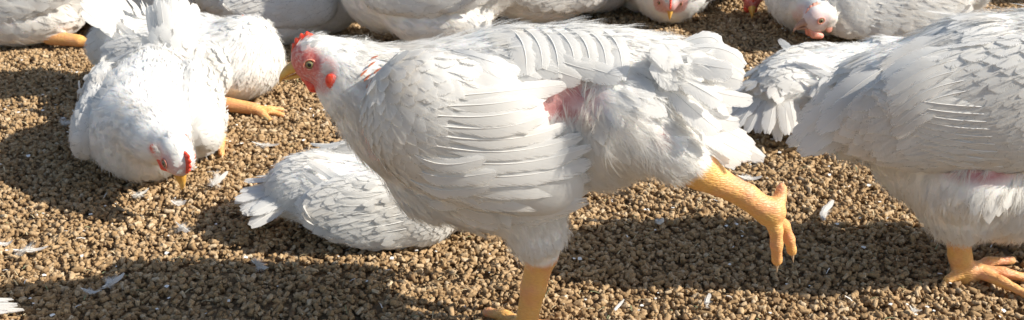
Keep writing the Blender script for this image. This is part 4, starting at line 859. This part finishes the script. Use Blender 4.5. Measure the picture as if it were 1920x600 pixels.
# shaded tail at the left, breast at the right
sitting(G(366, 180), D(-8), 42, "white hen lying behind the pecking hen, breast to the right above her yellow foot", height=0.85, scale=0.78, head=(0.07, 0.10, 0.10), hdir=(-0.6, 0.5, -0.3), tail_pitch=1.0, tail_len=0.12, tail_spread=0.5, dens=0.5, tail_w=0.042, tail_root=(-0.08,0.115), tail_n=12, legs=[shank(0.09, -0.085, 0.145)])
sitting(G(300, 52), D(160), 43, "white hen resting far back on the left, behind the raised tail feathers", scale=0.8, head=(0.16, 0, 0.10), dens=0.6)
sitting(G(40, 62), D(182), 44, "white hen lying at the top left corner with her orange shank along the ground", scale=1.1, head=(0.17, 0, 0.18), dens=0.42, legs=[([(-0.07, 0.075, 0.016), (-0.115, 0.085, 0.014)], [0.0105, 0.009], [[(-0.115, 0.085, 0.014), (-0.14, 0.09, 0.01)]])])
sitting(G(540, 66), D(10), 45, "white hen sitting in the back directly above the walking hen's comb", scale=0.76, head=(0.14, -0.02, 0.19), hdir=(1, 0.2, -.2), dens=0.6)
sitting(G(812, 96), D(172), 46, "white hen behind the walking hen's neck, only her plump side showing", scale=0.86, head=(0.17, 0, 0.27), height=1.2, dens=0.6, stand=0.03)
sitting(G(1030, 26), D(5), 47, "bright white hen lying flat beyond the walking hen's back", scale=0.9, head=(0.12, 0.06, 0.15), height=0.85, dens=0.6)
sitting(G(1245, 22), D(-92), 48, "white hen at the top centre facing the camera, her beak lowered to the pellets", scale=0.8, head=(0.165, -0.005, 0.07), hdir=(0.45, -0.05, -0.9), dens=0.4, red=0.6)
sitting(G(1380, -33), D(-95), 49, "white hen above the top edge, only her red wattle hanging into view", scale=1.0, head=(0.25, 0, 0.040), hdir=(0.8, 0, -0.5), dens=0.35)
sitting(G(1626, 62), D(182), 50, "drowsy white hen on the right lying down with her pink face showing", scale=1.02, head=(0.115, 0.095, 0.055), hdir=(0.95, 0.25, -0.1), dens=0.45, red=0.28, height=0.75, comb=0.6, drowsy=True, head_s=1.12)
sitting(G(1640, -6), D(175), 51, "white hen resting right behind the drowsy pink-faced hen", scale=0.8, dens=0.35, head=(0.16, 0, 0.14), height=0.9)
sitting(G(1570, 236), D(22), 52, "white hen lying with her sunlit tail fanned towards the camera, between the two big hens", height=0.85, scale=0.74, head=(0.16, -0.03, 0.13), tail_pitch=-0.45, tail_len=0.10, tail_spread=0.8, tail_yaw=0.5, tail_n=14, dens=0.5, wing_fan=0.6)
sitting(G(728, 422), D(4), 53, "white hen lying low under the walking hen's breast, her tail to the left", scale=0.68, head=(0.15, 0.06, 0.07), hdir=(0.8, 0.3, -0.5), tail_pitch=0.0, tail_len=0.095, tail_spread=0.55, tail_n=18, dens=0.55, height=0.68, tail_root=(-0.115, 0.11), vox=0.003, tail_w=0.032, fat=1.05)
sitting(G(-460, 690), D(184), 54, "white hen past the bottom left corner, only her tail tips in view", scale=0.9, tail_pitch=0.0, tail_len=0.09, dens=0.3, tail_root=(-0.14, 0.05))
sitting(G(1985, -16), D(200), 55, "white hen at the top right corner, just a sliver of her back", scale=0.8, dens=0.35, head=(0.16, 0, 0.16))

# ------------------------------------------------------------ loose feathers on the pellets
LF = [((500, 274), 52, -4, 14, "long pale feather lying in the shade between the pecking hen and the walking hen"), ((263, 360), 24, 40, 14, "small white feather just below the pecking hen's breast"),
      ((336, 383), 28, 5, 12, "white feather a hand below the pecking hen's beak"), ((410, 346), 34, 70, 22, "fluffy feather to the right of the pecking hen's beak"), ((345, 430), 38, -30, 18, "downy feather in the sunlit pellets left of the lying hen's tail"),
      ((60, 472), 55, 8, 20, "broad fluffy feather near the left edge"), ((10, 458), 26, 10, 10, "thin white feather touching the left edge"), ((210, 528), 34, 50, 20, "downy tuft at the edge of the long shadow"),
      ((172, 545), 38, -5, 12, "flat feather half in the long shadow at lower left"), ((1548, 402), 56, 52, 12, "long upright-slanting feather between the lifted foot and the right hen"), ((1405, 335), 44, 0, 12, "white feather on the pellets behind the lifted shank"),
      ((1158, 578), 30, 45, 6, "thin quill on the pellets right of the standing foot"), ((124, 229), 18, 20, 14, "little white tuft in the shadow left of the pecking hen"), ((490, 498), 40, -20, 22, "curled down feather below the lying hen's tail"),
      ((1325, 575), 20, 70, 10, "tiny feather at the bottom beside the shadow edge"), ((1715, 585), 18, -20, 10, "tiny feather near the right hen's back toe"), ((1235, 418), 16, 10, 10, "tiny tuft on the sunlit pellets under the walking hen's tail")]
fr = np.random.default_rng(5)
for (p, ln, ang, w, lab) in LF:
    c = G(*p, 0.008); c[2] = gheight(c[0], c[1]) + 0.0085; sc = np.linalg.norm(c - CP) / FPX; a = math.radians(ang)
    d = A(math.cos(a), math.sin(a) * 1.9, 0); Lm = ln * sc * np.linalg.norm(d) ; d = nrm(d); fm = FM(); t = np.linspace(-0.5, 0.5, 7)
    bow = np.cross(d, Z); pts = [c + d * Lm * q + bow * Lm * 0.12 * (q * q * 4 - 0.5) + Z * (0.004 * (q * 2) ** 2) for q in t]
    nn = nrm(Z + fr.normal(0, 0.15, 3)); fm.quill(pts, np.tile(nn, (7, 1)), w * sc * (1.1 if w < 14 else 0.55), rr=fr, camber=0.3)
    if w > 8:
        n = 26; fm.scatter(FLUF, np.array([c - d * Lm * fr.uniform(0, 0.45) for _ in range(n)]), nrm(np.tile(d, (n, 1)) + fr.normal(0, 0.7, (n, 3))), np.tile(Z, (n, 1)), fr.uniform(0.5, 1, n) * w * sc, np.full(n, w * sc), np.full(n, 0.3), rr=fr)
    o = fm.build("loose_feather", None, [FEA, SHA], c); o.location = c; tag(o, lab, "feather", "loose feathers on the pellets")
